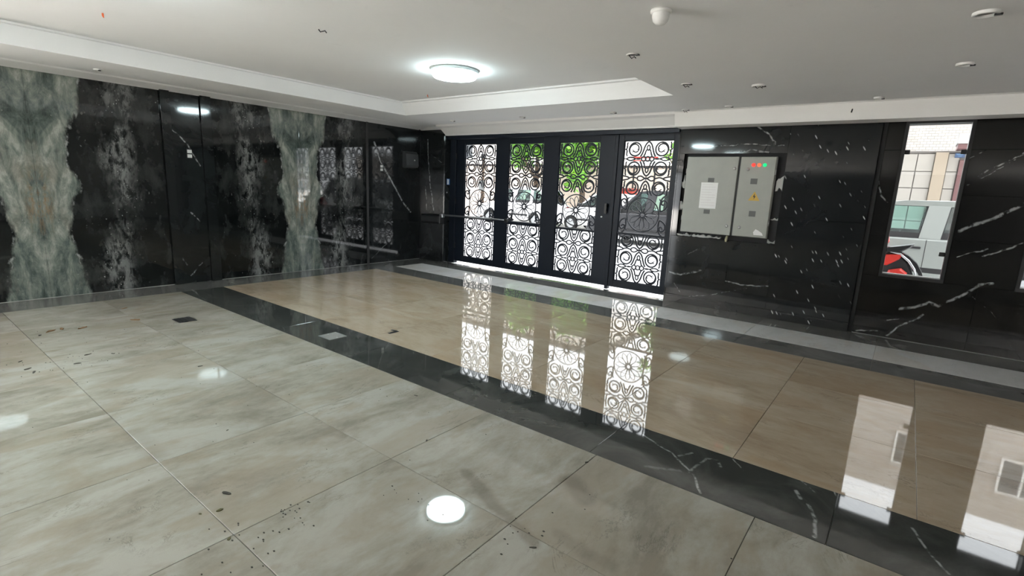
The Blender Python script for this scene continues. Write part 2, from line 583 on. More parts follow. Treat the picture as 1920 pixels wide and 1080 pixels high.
WALL1_V = [((a[0], 7.075, a[2]), (b[0], 7.075, b[2]), w, g) for a, b, w, g in WALL1_V]
M_WALL2 = black_marble('black_marble_window_wall', WALL2_V, base=(0.0055, 0.0053, 0.0052), cloud=0.12, rough=0.08, warp=0.06)
M_WALL1 = black_marble('black_marble_cabinet_wall', WALL1_V, base=(0.009, 0.0105, 0.0115), cloud=0.15, warp=0.06)
M_FLECK = black_marble('flecked_black_marble', (), base=(0.009, 0.0105, 0.0118), cloud=0.12, flecks=1.0, vc=(0.55, 0.56, 0.56), fleck_rot=0.55, plane='x')


def lz(pts, w, g=1.0, x=-7.8):
    return [((x, a[0], a[1]), (x, b[0], b[1]), w, g) for a, b in zip(pts, pts[1:])]


LEFT_V = (lz([(5.93, 2.20), (6.0, 2.02), (6.071, 1.85), (6.22, 1.66), (6.391, 1.427), (6.587, 1.127), (6.79, 0.95)], 0.02)
          + lz([(2.698, 2.074), (2.78, 1.99), (2.873, 1.888), (3.018, 1.618)], 0.013) + lz([(2.648, 0.66), (2.67, 0.45), (2.709, 0.348), (2.76, 0.25)], 0.015)
          + lz([(2.80, 0.10), (2.901, 0.218), (2.95, 0.27)], 0.010) + lz([(2.86, 0.98), (2.966, 0.853)], 0.010)
          + lz([(3.10, 2.1), (3.16, 1.9), (3.10, 1.5), (3.17, 1.1), (3.12, 0.7)], 0.009, 0.5)
          + lz([(5.85, 0.10), (6.2, 0.35)], 0.008, 0.5))
M_LEFTPLAIN = black_marble('black_marble_left_wall', LEFT_V, base=(0.011, 0.0125, 0.013), cloud=0.2)
PIL_V = (fz([(-7.592, 2.346), (-7.58, 2.1), (-7.57, 1.963), (-7.53, 1.7), (-7.517, 1.506), (-7.45, 1.25), (-7.40, 1.0)], 0.016, 1, 7.03)
         + fz([(-7.653, 1.45), (-7.61, 1.25), (-7.60, 1.0)], 0.013, 1, 7.03) + fz([(-7.497, 2.064), (-7.2, 1.915)], 0.008, 0.8, 7.03)
         + [((-7.13, 7.05, 2.15), (-7.13, 7.3, 2.0), 0.009, 0.7), ((-7.13, 7.1, 0.7), (-7.13, 7.2, 0.1), 0.02, 0.5)])
M_PILLAR = black_marble('black_marble_pillar', PIL_V, base=(0.012, 0.0135, 0.014))
M_BOOK1 = book_marble('bookmatched_marble_a', 1.315)
M_BOOK2 = book_marble('bookmatched_marble_b', 4.485)
M_GATE = plain('gate_paint', (0.0055, 0.0095, 0.018), 0.45, spec=0.3)
M_BLACKMET = plain('black_metal', (0.01, 0.01, 0.011), 0.4)
M_STEEL = plain('brushed_steel', (0.55, 0.56, 0.57), 0.3, 1.0)
M_CAB = plain('cabinet_enamel', (0.36, 0.37, 0.335), 0.42, nscale=5)
M_PAPER = plain('white_paper', (0.90, 0.90, 0.89), 0.8, var=0.03)
M_GREYTAPE = plain('grey_label', (0.13, 0.135, 0.13), 0.6)
M_WHITEPL = plain('white_plastic', (0.72, 0.72, 0.70), 0.4)
M_GLASS = glass_mat('window_glass')

# ------------------------------------------------------------------ room shell
XL, XR, YB, YF = -7.8, 4.5, -8.6, 7.1
ZS, ZT = 2.57, 2.765          # soffit and recessed ceiling heights
TX0, TX1, TY0, TY1 = -6.64, -2.236, -6.2, 5.57

floor = MB().box(XL - 0.03, XR, YB, 7.13, -0.15, -0.016).build('floor', M_MORTAR, kind='structure')
tag(floor, 'polished beige stone floor with black marble bands')
G = 0.0012


def tile(name, x0, x1, y0, y1, mat):
    MB().bbox(x0 + G, x1 - G, y0 + G, y1 - G, -0.016, 0.0, 0.0015).build(name, mat, floor)


xs = [-7.27] + [-3.78 - 0.857 * k for k in (3, 2, 1)] + [-3.78, -2.92, -2.062, -1.222] + [-1.222 + 0.857 * k for k in range(1, 7)] + [XR]
ys = [YB, -7.75, -6.88, -6.02, -5.16, -4.3, -3.445, -2.59, -1.735, -0.88, -0.015, 0.825, 1.66, 2.478]
for a, b in zip(xs, xs[1:]):
    for c, d in zip(ys, ys[1:]):
        tile('floor_tile', a, b, c, d, M_BEIGE)
xs2 = [-7.27] + [-6.6 + 0.857 * k for k in range(0, 13)] + [XR]
for a, b in zip(xs2, xs2[1:]):
    for c, d in zip((3.0, 3.85, 4.70), (3.85, 4.70, 5.545)):
        tile('floor_tile', a, b, c, d, M_TAN)
bx = [-7.27 + 1.2 * k for k in range(10)] + [XR]
bx[-2] = 3.4
for a, b in zip(bx, bx[1:]):
    tile('band_slab', a, b, 2.478, 3.0, M_BAND)
    tile('band_slab', a, b, 5.545, 5.985, M_BORDER)
    tile('pale_slab', a, b, 5.985, 6.62, M_PALE)
    tile('border_slab', a, b, 6.62, 7.13, M_BORDER)
by = [YB, -7.6, -6.4, -5.2, -4, -2.8, -1.6, -0.4, 0.8, 2.0, 3.2, 4.4, 5.6, 7.13]
for c, d in zip(by, by[1:]):
    tile('border_slab', XL, -7.27, c, d, M_BORDER)

# ceiling: lower soffit round a recessed tray
cl = MB()
cl.box(TX1, XR + 0.2, YB - 0.2, 7.4, ZS, 3.05)
cl.box(XL - 0.2, TX0, YB - 0.2, 7.4, ZS, 3.05)
cl.prism([(TY1, ZT), (TY1 + 0.10, ZS), (7.4, ZS), (7.4, 3.05), (TY1, 3.05)], TX0, TX1, 'yz')
cl.box(TX0, TX1, YB - 0.2, TY0, ZS, 3.05)
cl.box(TX0, TX1, TY0, TY1, ZT, 3.05)
ceiling = cl.build('ceiling', M_WHITE, kind='structure')
tag(ceiling, 'white plaster ceiling with a recessed rectangular tray')
MB().prism([(TX0, ZT), (TX0, ZT - 0.022), (TX0 + 0.03, ZT - 0.016), (TX0 + 0.035, ZT)], TY0, TY1, 'xz').build('tray_moulding', M_WHITE, ceiling)
MB().prism([(TY1 + 0.012, ZT - 0.024), (TY1 - 0.022, ZT - 0.018), (TY1 - 0.03, ZT), (TY1, ZT)], TX0 + 0.035, TX1, 'yz').build('tray_moulding', M_WHITE, ceiling)
# coved cornice along the left wall
MB().prism([(-7.50, ZS), (-7.53, ZS - 0.012), (-7.775, 2.535), (XL, 2.528), (XL, ZS)], YB, 6.98, 'xz').build('trim_1', M_WHITE, kind='structure')
MB().prism([(6.93, ZS), (6.95, ZS - 0.012), (7.03, 2.522), (7.06, 2.522), (7.06, ZS)], XL + 0.02, -7.08, 'yz').build('trim_4', M_WHITE, kind='structure')
# lintel casing above the gate and boxed beam above the marble wall
MB().prism([(6.74, ZS), (6.76, ZS - 0.03), (6.85, ZS - 0.05), (6.99, 2.425), (7.0, 2.405), (7.14, 2.405), (7.14, ZS)], -7.08, -2.62, 'yz').build('trim_2', M_FASCIA, kind='structure')
MB().prism([(6.73, ZS), (6.75, ZS - 0.012), (6.80, 2.385), (7.05, 2.38), (7.05, ZS)], -2.62, XR, 'yz').build('trim_3', M_FASCIA, kind='structure')

MB().box(XL - 0.25, XR + 0.2, YB - 0.2, 7.4, 3.06, 48.0).build('upper_shade_mass', M_WALLPAINT, kind='structure')  # unseen mass above the room, added and heightened to shade the street

MB().box(-46.0, XL - 0.27, 0.9, 7.38, -0.15, 46.0).build('street_shade_block', M_WALLPAINT, kind='structure')  # unseen block added beside the room to keep sun off the street
# left wall
OY0, OY1, OZ = -8.2, -1.05, 2.42      # opening added in the left wall, out of view, to let daylight in
wl = MB().box(XL - 0.25, XL - 0.02, OY1, 7.4, -0.15, ZS).box(XL - 0.25, XL - 0.02, YB - 0.2, OY0, -0.15, ZS).box(XL - 0.25, XL - 0.02, OY0, OY1, OZ, ZS)
wl.box(XL - 0.25, XL - 0.02, OY0, OY1, -0.15, -0.016)
wl = wl.build('wall_left', M_BACK, kind='structure')
tag(wl, 'left wall clad in bookmatched black and grey marble')


def lslab(name, y0, y1, mat, x1=XL, z0=0.0, z1=2.55):
    return MB().bbox(XL - 0.02, x1, y0, y1, z0, z1, 0.002).build(name, mat, wl)


lslab('marble_slab', YB, OY0, M_LEFTPLAIN)
lslab('marble_slab', OY1, 0.037, M_LEFTPLAIN)
lslab('marble_slab', 0.040, 1.3142, M_BOOK1)
lslab('marble_slab', 1.3158, 2.590, M_BOOK1)
lslab('marble_pilaster', 2.592, 2.70, M_LEFTPLAIN, XL + 0.035)
lslab('marble_slab', 2.702, 3.06, M_LEFTPLAIN, XL + 0.004)
lslab('marble_pilaster', 3.062, 3.195, M_LEFTPLAIN, XL + 0.035)
lslab('marble_slab', 3.197, 4.4842, M_BOOK2)
lslab('marble_slab', 4.4858, 5.745, M_BOOK2)
lslab('dark_strip', 5.747, 5.79, M_BLACKMET, XL + 0.014)
lslab('marble_slab', 5.792, 7.028, M_LEFTPLAIN)
M_CAULK = plaster('white_caulk', (0.24, 0.24, 0.23))
for y0, y1 in ((0.05, 2.59), (3.2, 5.74), (5.80, 7.02)):
    MB().prism([(XL, 0.0), (XL + 0.008, 0.0), (XL, 0.005)], y0, y1, 'xz').build('caulk_line', M_CAULK, wl)

# front wall: backing with openings for gate and windows
WX = [(-0.165, 0.385), (0.965, 1.515), (2.095, 2.645)]
WZ0, WZ1 = 0.72, 2.375
fw = MB()
fw.box(XL - 0.25, -7.13, 7.06, 7.40, -0.15, ZS)
fw.box(-7.13, -2.62, 7.14, 7.40, 2.42, ZS)
fw.box(-2.62, WX[0][0], 7.13, 7.38, -0.15, ZS)
fw.box(WX[0][0], XR, 7.13, 7.38, -0.15, WZ0)
fw.box(WX[0][0], XR, 7.13, 7.38, WZ1, ZS)
for i in range(3):
    fw.box(WX[i][1], WX[i + 1][0] if i < 2 else XR, 7.13, 7.38, WZ0, WZ1)
wf = fw.build('wall_front', M_BACK, kind='structure')
tag(wf, 'street wall clad in black marble with gate and windows')


def fslab(name, x0, x1, z0, z1, mat, y0=7.10, y1=7.13, b=0.0015):
    return MB().bbox(x0 + 0.001, x1 - 0.001, y0, y1, z0 + 0.001, z1 - 0.001, b).build(name, mat, wf)


# corner pillar
MB().bbox(XL, -7.135, 7.03, 7.06, 0.0, 2.53, 0.002).build('marble_slab', M_PILLAR, wf)
MB().bbox(-7.135, -7.115, 7.03, 7.40, 0.0, 2.405, 0.002).build('marble_slab', M_PILLAR, wf)
# cabinet bay, with a niche left uncovered round the switchgear
fslab('marble_slab', -2.62, -1.285, 0.11, 0.945, M_WALL1, 7.075)
fslab('marble_slab', -2.62, -1.285, 2.06, 2.40, M_WALL1, 7.075)
fslab('marble_slab', -2.62, -2.545, 0.945, 2.06, M_WALL1, 7.075)
fslab('marble_slab', -1.285, -0.375, 0.11, 1.28, M_FLECK, 7.07)
fslab('marble_slab', -1.285, -0.375, 1.28, 2.40, M_FLECK, 7.07)
fslab('skirting_slab', -2.62, -1.50, 0.0, 0.11, M_WALL1, 7.068)
fslab('skirting_slab', -1.50, -0.375, 0.0, 0.11, M_FLECK, 7.064)
MB().bbox(-2.64, -2.62, 7.075, 7.38, 0.0, 2.405, 0.002).build('marble_slab', M_WALL1, wf)
# window wall slabs in courses
zc = [0.0, 0.245, 0.70, 1.165, 1.63, 2.09, 2.40]
edges = [-0.33, WX[0][0] - 0.01, WX[0][1] + 0.01, WX[1][0] - 0.01, WX[1][1] + 0.01, WX[2][0] - 0.01, WX[2][1] + 0.01, XR]
for z0, z1 in zip(zc, zc[1:]):
    if z0 < 0.6:
        for a, b in ((-0.33, 0.68), (0.68, 1.80), (1.80, 2.95), (2.95, XR)):
            fslab('marble_slab', a, b, z0, z1, M_WALL2, 7.105)
    else:
        for k in range(0, 8, 2):
            fslab('marble_slab', edges[k], edges[k + 1], z0, z1, M_WALL2, 7.105)
fslab('shadow_joint', -0.372, -0.33, 0.0, 2.40, M_BLACKMET, 7.12)  # black strip puts the shade of the gap into colour
MB().prism([(7.105, 0.0), (7.094, 0.0), (7.105, 0.007)], -0.33, XR, 'yz').build('caulk_line', M_CAULK, wf)

# windows
for i, (a, b) in enumerate(WX):
    w = MB()
    for q in ((a - 0.012, a + 0.02, WZ0, WZ1), (b - 0.02, b + 0.012, WZ0, WZ1)):
        w.bbox(q[0], q[1], 7.09, 7.20, q[2], q[3], 0.003)
    w.bbox(a - 0.012, b + 0.012, 7.085, 7.20, WZ0 - 0.025, WZ0 + 0.012, 0.003)
    w.bbox(a - 0.012, b + 0.012, 7.10, 7.20, WZ1 - 0.012, WZ1 + 0.012, 0.003)
    win = w.build('window_%d' % (i + 1), M_BLACKMET, kind='structure')
    MB().box(a + 0.02, b - 0.02, 7.150, 7.156, WZ0 + 0.02, WZ1 - 0.012).build('glass_pane', M_GLASS, win)
    MB().bbox(a + 0.02, b - 0.02, 7.125, 7.16, WZ0 + 0.012, WZ0 + 0.022, 0.001).build('sill_channel', M_STEEL, win)
    for x0, x1, z in ((a + 0.02, a + 0.065, 2.07), (b - 0.065, b - 0.02, 2.07), (b - 0.07, b - 0.02, 1.0), (a + 0.02, a + 0.03, 1.0)):
        MB().bbox(x0, x1, 7.13, 7.165, z - 0.022, z + 0.022, 0.003).build('glass_clamp', M_BLACKMET, win)

# right and back walls, out of view; opening in the right one added for daylight
wr = MB().box(XR, XR + 0.2, -4.2, 7.4, -0.15, ZS).box(XR, XR + 0.2, YB - 0.2, -8.2, -0.15, ZS).box(XR, XR + 0.2, -8.2, -4.2, 2.1, ZS).box(XR, XR + 0.2, -8.2, -4.2, -0.15, -0.016).build('wall_right', M_WALLPAINT, kind='structure')
wb = MB().box(XL - 0.25, XR + 0.2, YB - 0.2, YB, -0.15, ZS).build('wall_back', plaster('dark_wall_paint', (0.06, 0.06, 0.06)), kind='structure')

# ------------------------------------------------------------------ gate
GY0, GY1 = 7.195, 7.245          # leaf thickness
GC = (GY0 + GY1) / 2
PZ0, PZ1 = 0.152, 2.262


def arc(cx, cz, r, a0, a1, n=24):
    return [(cx + r * math.cos(a0 + (a1 - a0) * k / n), cz + r * math.sin(a0 + (a1 - a0) * k / n)) for k in range(n + 1)]


def bez(p0, p1, p2, p3, n=14):
    o = []
    for k in range(n + 1):
        t = k / n
        o.append(tuple((1 - t) ** 3 * p0[i] + 3 * t * (1 - t) ** 2 * p1[i] + 3 * t * t * (1 - t) * p2[i] + t ** 3 * p3[i] for i in (0, 1)))
    return o


def flat(name, fn, d=0.008):
    b = MB()
    fn(b, d)
    return b.mesh(name, M_GATE)


def leafpoly(b, cx, cz, L, W, ang, d):
    pts = []
    for t in (0, .15, .35, .6, .85, 1):
        pts.append((t * L, W * math.sin(PI * min(1, t * 1.05)) ** 0.8 / 2))
    poly = pts + [(x, -y) for x, y in pts[::-1][1:-1]]
    ca, sa = math.cos(ang), math.sin(ang)
    b.prism([(cx + x * ca - y * sa, cz + x * sa + y * ca) for x, y in poly], -d / 2, d / 2)


RW = 0.0225


def f_scroll(b, d):
    # ring that curls inwards into a leafy hook
    R = 0.095
    b.ribbon(arc(0, 0, R, 0, 2 * PI, 36)[:-1], RW, d, closed=True)
    sp = []
    for k in range(34):
        t = k / 33
        a = -0.4 + t * 2 * PI * 0.95
        r = R * (1 - 0.66 * t ** 0.9)
        sp.append((r * math.cos(a), r * math.sin(a)))
    b.ribbon(sp, [RW * (1 - 0.2 * k / 33) for k in range(34)], d)
    ex, ez = sp[-1]
    for a in (-2.3, -0.9, 0.6):
        leafpoly(b, ex, ez, 0.034, 0.016, a, d)
    x, z = sp[20]
    leafpoly(b, x, z, 0.034, 0.015, 0.4, d)


def f_ogee(b, d):
    # pointed arch of two bowed bars with a split leaf inside
    for s in (-1, 1):
        b.ribbon(bez((0, 0.105), (s * 0.075, 0.07), (s * 0.055, -0.02), (s * 0.115, -0.105)), RW, d)
        b.ribbon(bez((0, -0.02), (s * 0.05, 0.02), (s * 0.03, -0.07), (s * 0.066, -0.095)), RW * 0.9, d)
        leafpoly(b, s * 0.066, -0.095, 0.03, 0.018, PI / 2 + s * 0.6, d)
    b.ribbon(bez((0, 0.06), (0.03, 0.03), (0.03, 0.01), (0, -0.02)), RW * .8, d)
    b.ribbon(bez((0, 0.06), (-0.03, 0.03), (-0.03, 0.01), (0, -0.02)), RW * .8, d)


def f_knot(b, d):
    # dumb-bell of three beads with leaves running out to the sides
    for s in (-1, 1):
        b.ribbon(arc(s * 0.062, 0, 0.034, 0, 2 * PI, 18)[:-1], RW * .9, d, closed=True)
        leafpoly(b, s * 0.095, 0.0, 0.105, 0.030, 0 if s > 0 else PI, d)
        b.ribbon(bez((s * 0.19, 0), (s * 0.25, 0.035), (s * 0.29, 0.03), (s * 0.335, 0.0)), RW * .9, d)
        b.ribbon(bez((s * 0.19, 0), (s * 0.25, -0.035), (s * 0.29, -0.03), (s * 0.335, 0.0)), RW * .9, d)
        leafpoly(b, s * 0.335, 0, 0.04, 0.018, 0 if s > 0 else PI, d)
    b.ribbon(arc(0, 0, 0.034, 0, 2 * PI, 18)[:-1], RW * .9, d, closed=True)


def f_cross(b, d):
    # small crossing with curled arms
    for s in (-1, 1):
        b.ribbon(bez((0, 0), (s * 0.05, 0.004), (s * 0.06, 0.045), (s * 0.105, 0.03)), RW * .9, d)
        b.ribbon(bez((0, 0), (s * 0.05, -0.004), (s * 0.06, -0.045), (s * 0.105, -0.03)), RW * .9, d)
        b.ribbon(arc(s * 0.105, 0, 0.03, -PI / 2, PI / 2, 10) if s > 0 else arc(s * 0.105, 0, 0.03, PI / 2, 3 * PI / 2, 10), RW * .9, d)
        b.ribbon(bez((s * 0.135, 0), (s * 0.19, 0.01), (s * 0.2, 0.03), (s * 0.26, 0.0)), RW * .9, d)
        b.ribbon(bez((s * 0.26, 0.0), (s * 0.30, 0.03), (s * 0.33, 0.02), (s * 0.37, 0.035)), RW * .9, d)
        b.ribbon(bez((s * 0.26, 0.0), (s * 0.30, -0.03), (s * 0.33, -0.02), (s * 0.37, -0.035)), RW * .9, d)
    leafpoly(b, 0, 0, 0.03, 0.016, PI / 2, d)
    leafpoly(b, 0, 0, 0.03, 0.016, -PI / 2, d)


def f_edge(b, d):
    # little hook that fills the gap between a ring and the stile
    b.ribbon(bez((0, 0.10), (0.035, 0.06), (-0.02, 0.02), (0.035, 0.0)), RW * .9, d)
    b.ribbon(bez((0, -0.10), (0.035, -0.06), (-0.02, -0.02), (0.035, 0.0)), RW * .9, d)
    leafpoly(b, 0.004, 0.03, 0.03, 0.015, 0.3, d)
    leafpoly(b, 0.004, -0.03, 0.03, 0.015, -0.3, d)


def f_ring(b, d):
    b.ribbon(arc(0, 0, 0.25, 0, 2 * PI, 64)[:-1], 0.017, d, closed=True)


def f_petal(b, d):
    b.ribbon(bez((0.0, 0.032), (-0.02, 0.10), (-0.07, 0.17), (0.0, 0.225)), 0.008, d)
    b.ribbon(bez((0.0, 0.032), (0.02, 0.10), (0.07, 0.17), (0.0, 0.225)), 0.008, d)


def f_ray(b, d):
    b.ribbon([(0, 0.035), (0, 0.115)], [0.010, 0.003], d)


def f_hub(b, d):
    b.ribbon(arc(0, 0, 0.034, 0, 2 * PI, 24)[:-1], 0.011, d, closed=True)


def f_corner(b, d):
    # S-scroll in the corner beside the flower ring
    b.ribbon(bez((-0.02, -0.10), (0.10, -0.08), (0.10, 0.05), (0.03, 0.06)), RW, d)
    b.ribbon(bez((0.03, 0.06), (-0.03, 0.05), (-0.02, -0.02), (0.03, 0.0)), RW, d)
    leafpoly(b, 0.03, 0.0, 0.035, 0.02, 1.2, d)
    b.ribbon(bez((-0.02, -0.10), (-0.04, 0.0), (-0.03, 0.10), (0.04, 0.12)), RW, d)
    leafpoly(b, -0.03, 0.05, 0.04, 0.018, 2.0, d)


GM = {k: flat(k, f) for k, f in (('scroll', f_scroll), ('ogee_arch', f_ogee), ('bead_knot', f_knot), ('curl_cross', f_cross), ('edge_hook', f_edge),
                                 ('flower_ring', f_ring), ('petal', f_petal), ('flower_ray', f_ray), ('flower_hub', f_hub), ('corner_scroll', f_corner))}


def grille(x0, x1, parent, bar_z):
    xc = (x0 + x1) / 2
    b = MB()
    for a, c, e, g in ((x0, x0 + 0.012, PZ0, PZ1), (x1 - 0.012, x1, PZ0, PZ1), (x0, x1, PZ0, PZ0 + 0.012), (x0, x1, PZ1 - 0.012, PZ1)):
        b.box(a, c, GC - 0.005, GC + 0.005, e, g)
    g = b.build('grille_panel', M_GATE, parent)

    def put(k, x, z, sx=1, sz=1, ang=0):
        share(k, GM[k], (xc + x, GC, z), g, (sx, 1, sz), (0, ang, 0) if ang else None)
    rows = [(2.140, 1), (1.862, -1), (1.580, 1), (0.790, -1), (0.525, 1), (0.262, -1)]
    for z, up in rows:
        for s in (-1, 1):
            put('scroll', s * 0.205, z, s, up)
            put('edge_hook', s * 0.325, z, s, up)
        put('ogee_arch', 0, z, 1, up)
    for z in (2.002, 0.393):
        put('bead_knot', 0, z, 1, 0.95)
    for z in (1.722, 0.658):
        put('curl_cross', 0, z)
    fzc = 1.19
    put('flower_ring', 0, fzc)
    put('flower_hub', 0, fzc)
    for k in range(12):
        put('petal', 0, fzc, 1, 1, k * PI / 6)
        put('flower_ray', 0, fzc, 1, 1, (k + .5) * PI / 6)
    for s in (-1, 1):
        for t in (-1, 1):
            put('corner_scroll', s * 0.285, fzc + t * 0.165, s, t)
    return g


PANELS = [(-6.755, -5.995), (-5.705, -4.965), (-4.66, -3.915), (-3.515, -2.757)]
BOT = 0.045
TOPZ = 2.415


def leaf(loc, label, x0, x1, pans, bars):
    t = thing('gate_leaf', loc, label, 'gate', 'leaves of the street gate')
    ed = [x0] + [q for p in pans for q in p] + [x1]
    for a, b in zip(ed[0::2], ed[1::2]):
        MB().bbox(a, b, GY0, GY1, BOT, TOPZ, 0.003).build('stile', M_GATE, t)
    for (a, b), bz in zip(pans, bars):
        MB().bbox(a - 0.001, b + 0.001, GY0, GY1, BOT, PZ0, 0.003).build('bottom_rail', M_GATE, t)
        MB().bbox(a - 0.001, b + 0.001, GY0, GY1, PZ1, TOPZ, 0.003).build('top_rail', M_GATE, t)
        MB().bbox(a - 0.001, b + 0.001, GY0 + 0.008, GY1 - 0.008, bz - 0.016, bz + 0.016, 0.003).build('cross_bar', M_GATE, t)
        grille(a, b, t, bz)
    return t


big = leaf((-5.4, GC, 0.0), 'wide dark gate leaf with three scrollwork panels beside the corner pillar', -6.96, -3.66, PANELS[:3], [0.905, 0.905, 0.880])
small = leaf((-3.15, GC, 0.0), 'narrow dark gate leaf with one scrollwork panel beside the cabinet wall', -3.600, -2.665, PANELS[3:], [0.893])
# thick band across the middle panel of the wide leaf, and handle side hardware
MB().bbox(PANELS[1][0], PANELS[1][1], GY0 - 0.02, GY0, 0.862, 0.915, 0.004).build('arm_rail', M_GATE, big)
MB().bbox(-3.74, -3.70, GY0 - 0.05, GY0 - 0.038, 1.17, 1.33, 0.004).build('pull_handle', M_BLACKMET, big)
MB().bbox(-3.735, -3.705, GY0 - 0.04, GY0, 1.19, 1.21, 0.002).bbox(-3.735, -3.705, GY0 - 0.04, GY0, 1.29, 1.31, 0.002).build('handle_standoff', M_BLACKMET, big)
MB().lathe((-3.80, GY0, 1.12), (0, -1, 0), [(0, 0.016), (0.016, 0.014), (0.018, 0.0)], 16).build('lock_cylinder', M_STEEL, big)
# fixed frame
gf = thing('gate_surround', (-4.8, GC, 0.0), 'dark steel gate frame between pillar and cabinet wall', 'frame')
MB().bbox(-7.115, -6.965, 7.17, 7.27, 0.0, 2.42, 0.004).build('jamb', M_GATE, gf)
MB().bbox(-2.662, -2.641, 7.17, 7.27, 0.0, 2.42, 0.003).build('jamb', M_GATE, gf)
MB().bbox(-3.657, -3.603, 7.18, 7.26, 0.0, 2.415, 0.004).build('mullion', M_GATE, gf)
MB().bbox(-7.115, -2.641, 7.05, 7.17, 2.345, 2.404, 0.004).build('head_rail', M_GATE, gf)
for z in (0.35, 1.2, 2.05):
    MB().lathe((-6.962, 7.185, z), (0, 0, 1), [(0, -.05), (0.012, -.05), (0.012, .05), (0, .05)], 10).build('hinge', M_BLACKMET, gf)
    MB().lathe((-2.664, 7.185, z), (0, 0, 1), [(0, -.05), (0.012, -.05), (0.012, .05), (0, .05)], 10).build('hinge', M_BLACKMET, gf)

# swing-gate motor on the pillar with its telescopic arm
op = thing('gate_opener', (-7.36, 7.03, 0.75), 'black gate motor on the corner pillar with grey telescopic arm', 'gate motor')
MB().bbox(-7.62, -7.10, 6.90, 7.03, 0.757, 0.925, 0.012).build('motor_housing', M_BLACKMET, op)
MB().bbox(-7.60, -7.12, 6.885, 6.90, 0.79, 0.90, 0.006).build('cover', plain('black_plastic', (0.03, 0.031, 0.033), 0.5), op)
MB().bbox(-7.14, -7.06, 6.93, 7.0, 0.885, 0.955, 0.006).build('pivot_bracket', M_STEEL, op)
MB().tube([(-7.10, 6.98, 0.93), (-5.98, 7.12, 0.935)], 0.016, 12).build('arm_tube', plain('grey_metal', (0.30, 0.31, 0.32), 0.35, 0.8), op)
MB().tube([(-5.98, 7.12, 0.935), (-5.66, 7.155, 0.93)], 0.011, 12).build('arm_rod', M_STEEL, op)
MB().bbox(-5.705, -5.64, 7.13, 7.195, 0.89, 0.95, 0.004).build('arm_bracket', M_BLACKMET, op)
lb = MB().bbox(-7.115, -7.111, 7.09, 7.27, 1.505, 1.62, 0.001).build('warning_sticker', plain('blue_vinyl', (0.03, 0.16, 0.50), 0.4), None,
                                                                    'small blue and white sticker on the side of the corner pillar', 'sticker')
MB().box(-7.1112, -7.1104, 7.10, 7.145, 1.512, 1.612).build('white_patch', M_PAPER, lb)
MB().lathe((-7.115, 7.1, 1.36), (1, 0, 0), [(0, 0.008), (0.013, 0.007), (0.015, 0)], 14).build('push_button', M_STEEL, None, 'tiny round metal button on the side of the corner pillar', 'button')

# control box on the left wall
cb = thing('control_box', (XL, 6.73, 1.79), 'dark grey gate control box high on the left wall near the corner', 'control box')
MB().prism([(XL, 1.80), (XL + 0.10, 1.80), (XL + 0.125, 1.84), (XL + 0.105, 2.05), (XL + 0.06, 2.10), (XL, 2.10)], 6.58, 6.88, 'xz').build('housing', plain('dark_grey_plastic', (0.055, 0.058, 0.062), 0.45), cb)
MB().lathe((XL + 0.119, 6.78, 1.94), (1, 0, 0.12), [(0, 0.01), (0.010, 0.008), (0.012, -0.004)], 12).build('indicator', M_WHITEPL, cb)
MB().bbox(XL, XL + 0.07, 6.60, 6.86, 1.785, 1.80, 0.003).build('base_lip', M_BLACKMET, cb)


def wallswitch(x, y, z, label):
    s = thing('wall_switch', (x, y, z - 0.06), label, 'switch', 'paired white switches on the left wall')
    MB().bbox(x, x + 0.008, y - 0.032, y + 0.032, z - 0.062, z + 0.062, 0.002).build('mounting_plate', M_BLACKMET, s)
    for q in (-0.03, 0.03):
        MB().bbox(x + 0.008, x + 0.02, y - 0.027, y + 0.027, z + q - 0.022, z + q + 0.022, 0.003).build('rocker', M_WHITEPL, s)


wallswitch(XL + 0.004, 2.893, 1.762, 'white double switch on the plain black pilaster between the bookmatched slabs')
wallswitch(XL, 6.08, 1.755, 'white double switch on the black slab near the gate control box')

# ------------------------------------------------------------------ switchgear cabinet
M_PLASTER = plaster('rough_plaster', (0.50, 0.50, 0.48))
cbn = thing('electrical_cabinet', (-1.93, 7.13, 1.0), 'pale grey two-door electrical cabinet set in a niche of the black marble wall', 'cabinet')
CY = 7.04
MB().bbox(-2.485, -1.385, CY + 0.03, 7.13, 1.01, 2.02, 0.004).build('body', M_CAB, cbn)
dl = MB().bbox(-2.482, -1.822, CY - 0.012, CY + 0.03, 1.012, 2.018, 0.006).build('door', M_CAB, cbn)
dr = MB().bbox(-1.800, -1.388, CY, CY + 0.03, 1.014, 2.016, 0.006).build('door', M_CAB, cbn)
MB().bbox(-1.822, -1.800, CY + 0.012, CY + 0.035, 1.012, 2.018, 0.002).build('door_gap', M_BLACKMET, cbn)


def knob(x, z, par, y=CY):
    MB().lathe((x, y, z), (0, -1, 0), [(0, 0.016), (0.012, 0.016), (0.017, 0.006), (0.020, 0.0)], 18).build('lock', M_STEEL, par)


knob(-1.862, 1.868, dl, CY - 0.012)
knob(-1.874, 1.132, dl, CY - 0.012)
knob(-1.702, 1.862, dr)
knob(-1.718, 1.128, dr)
for x, c, nme in ((-1.643, (0.85, 0.04, 0.03), 'red'), (-1.577, (0.75, 0.10, 0.04), 'orange red'), (-1.512, (0.0, 0.45, 0.14), 'green')):
    MB().lathe((x, CY, 1.916), (0, -1, 0), [(0, 0.026), (0.012, 0.023), (0.018, 0.012), (0.019, 0.004), (0.023, 0.004), (0.023, 0)], 20).build(
        'pilot_lamp', glow('pilot_' + nme.replace(' ', '_'), c, 0.8), dr, nme + ' pilot lamp')
MB().bbox(-2.180, -2.100, CY - 0.0135, CY - 0.012, 1.69, 1.745, 0.0004).build('sticker', M_GREYTAPE, dl)
MB().bbox(-2.190, -2.110, CY - 0.0135, CY - 0.012, 1.275, 1.33, 0.0004).build('sticker', M_GREYTAPE, dl)
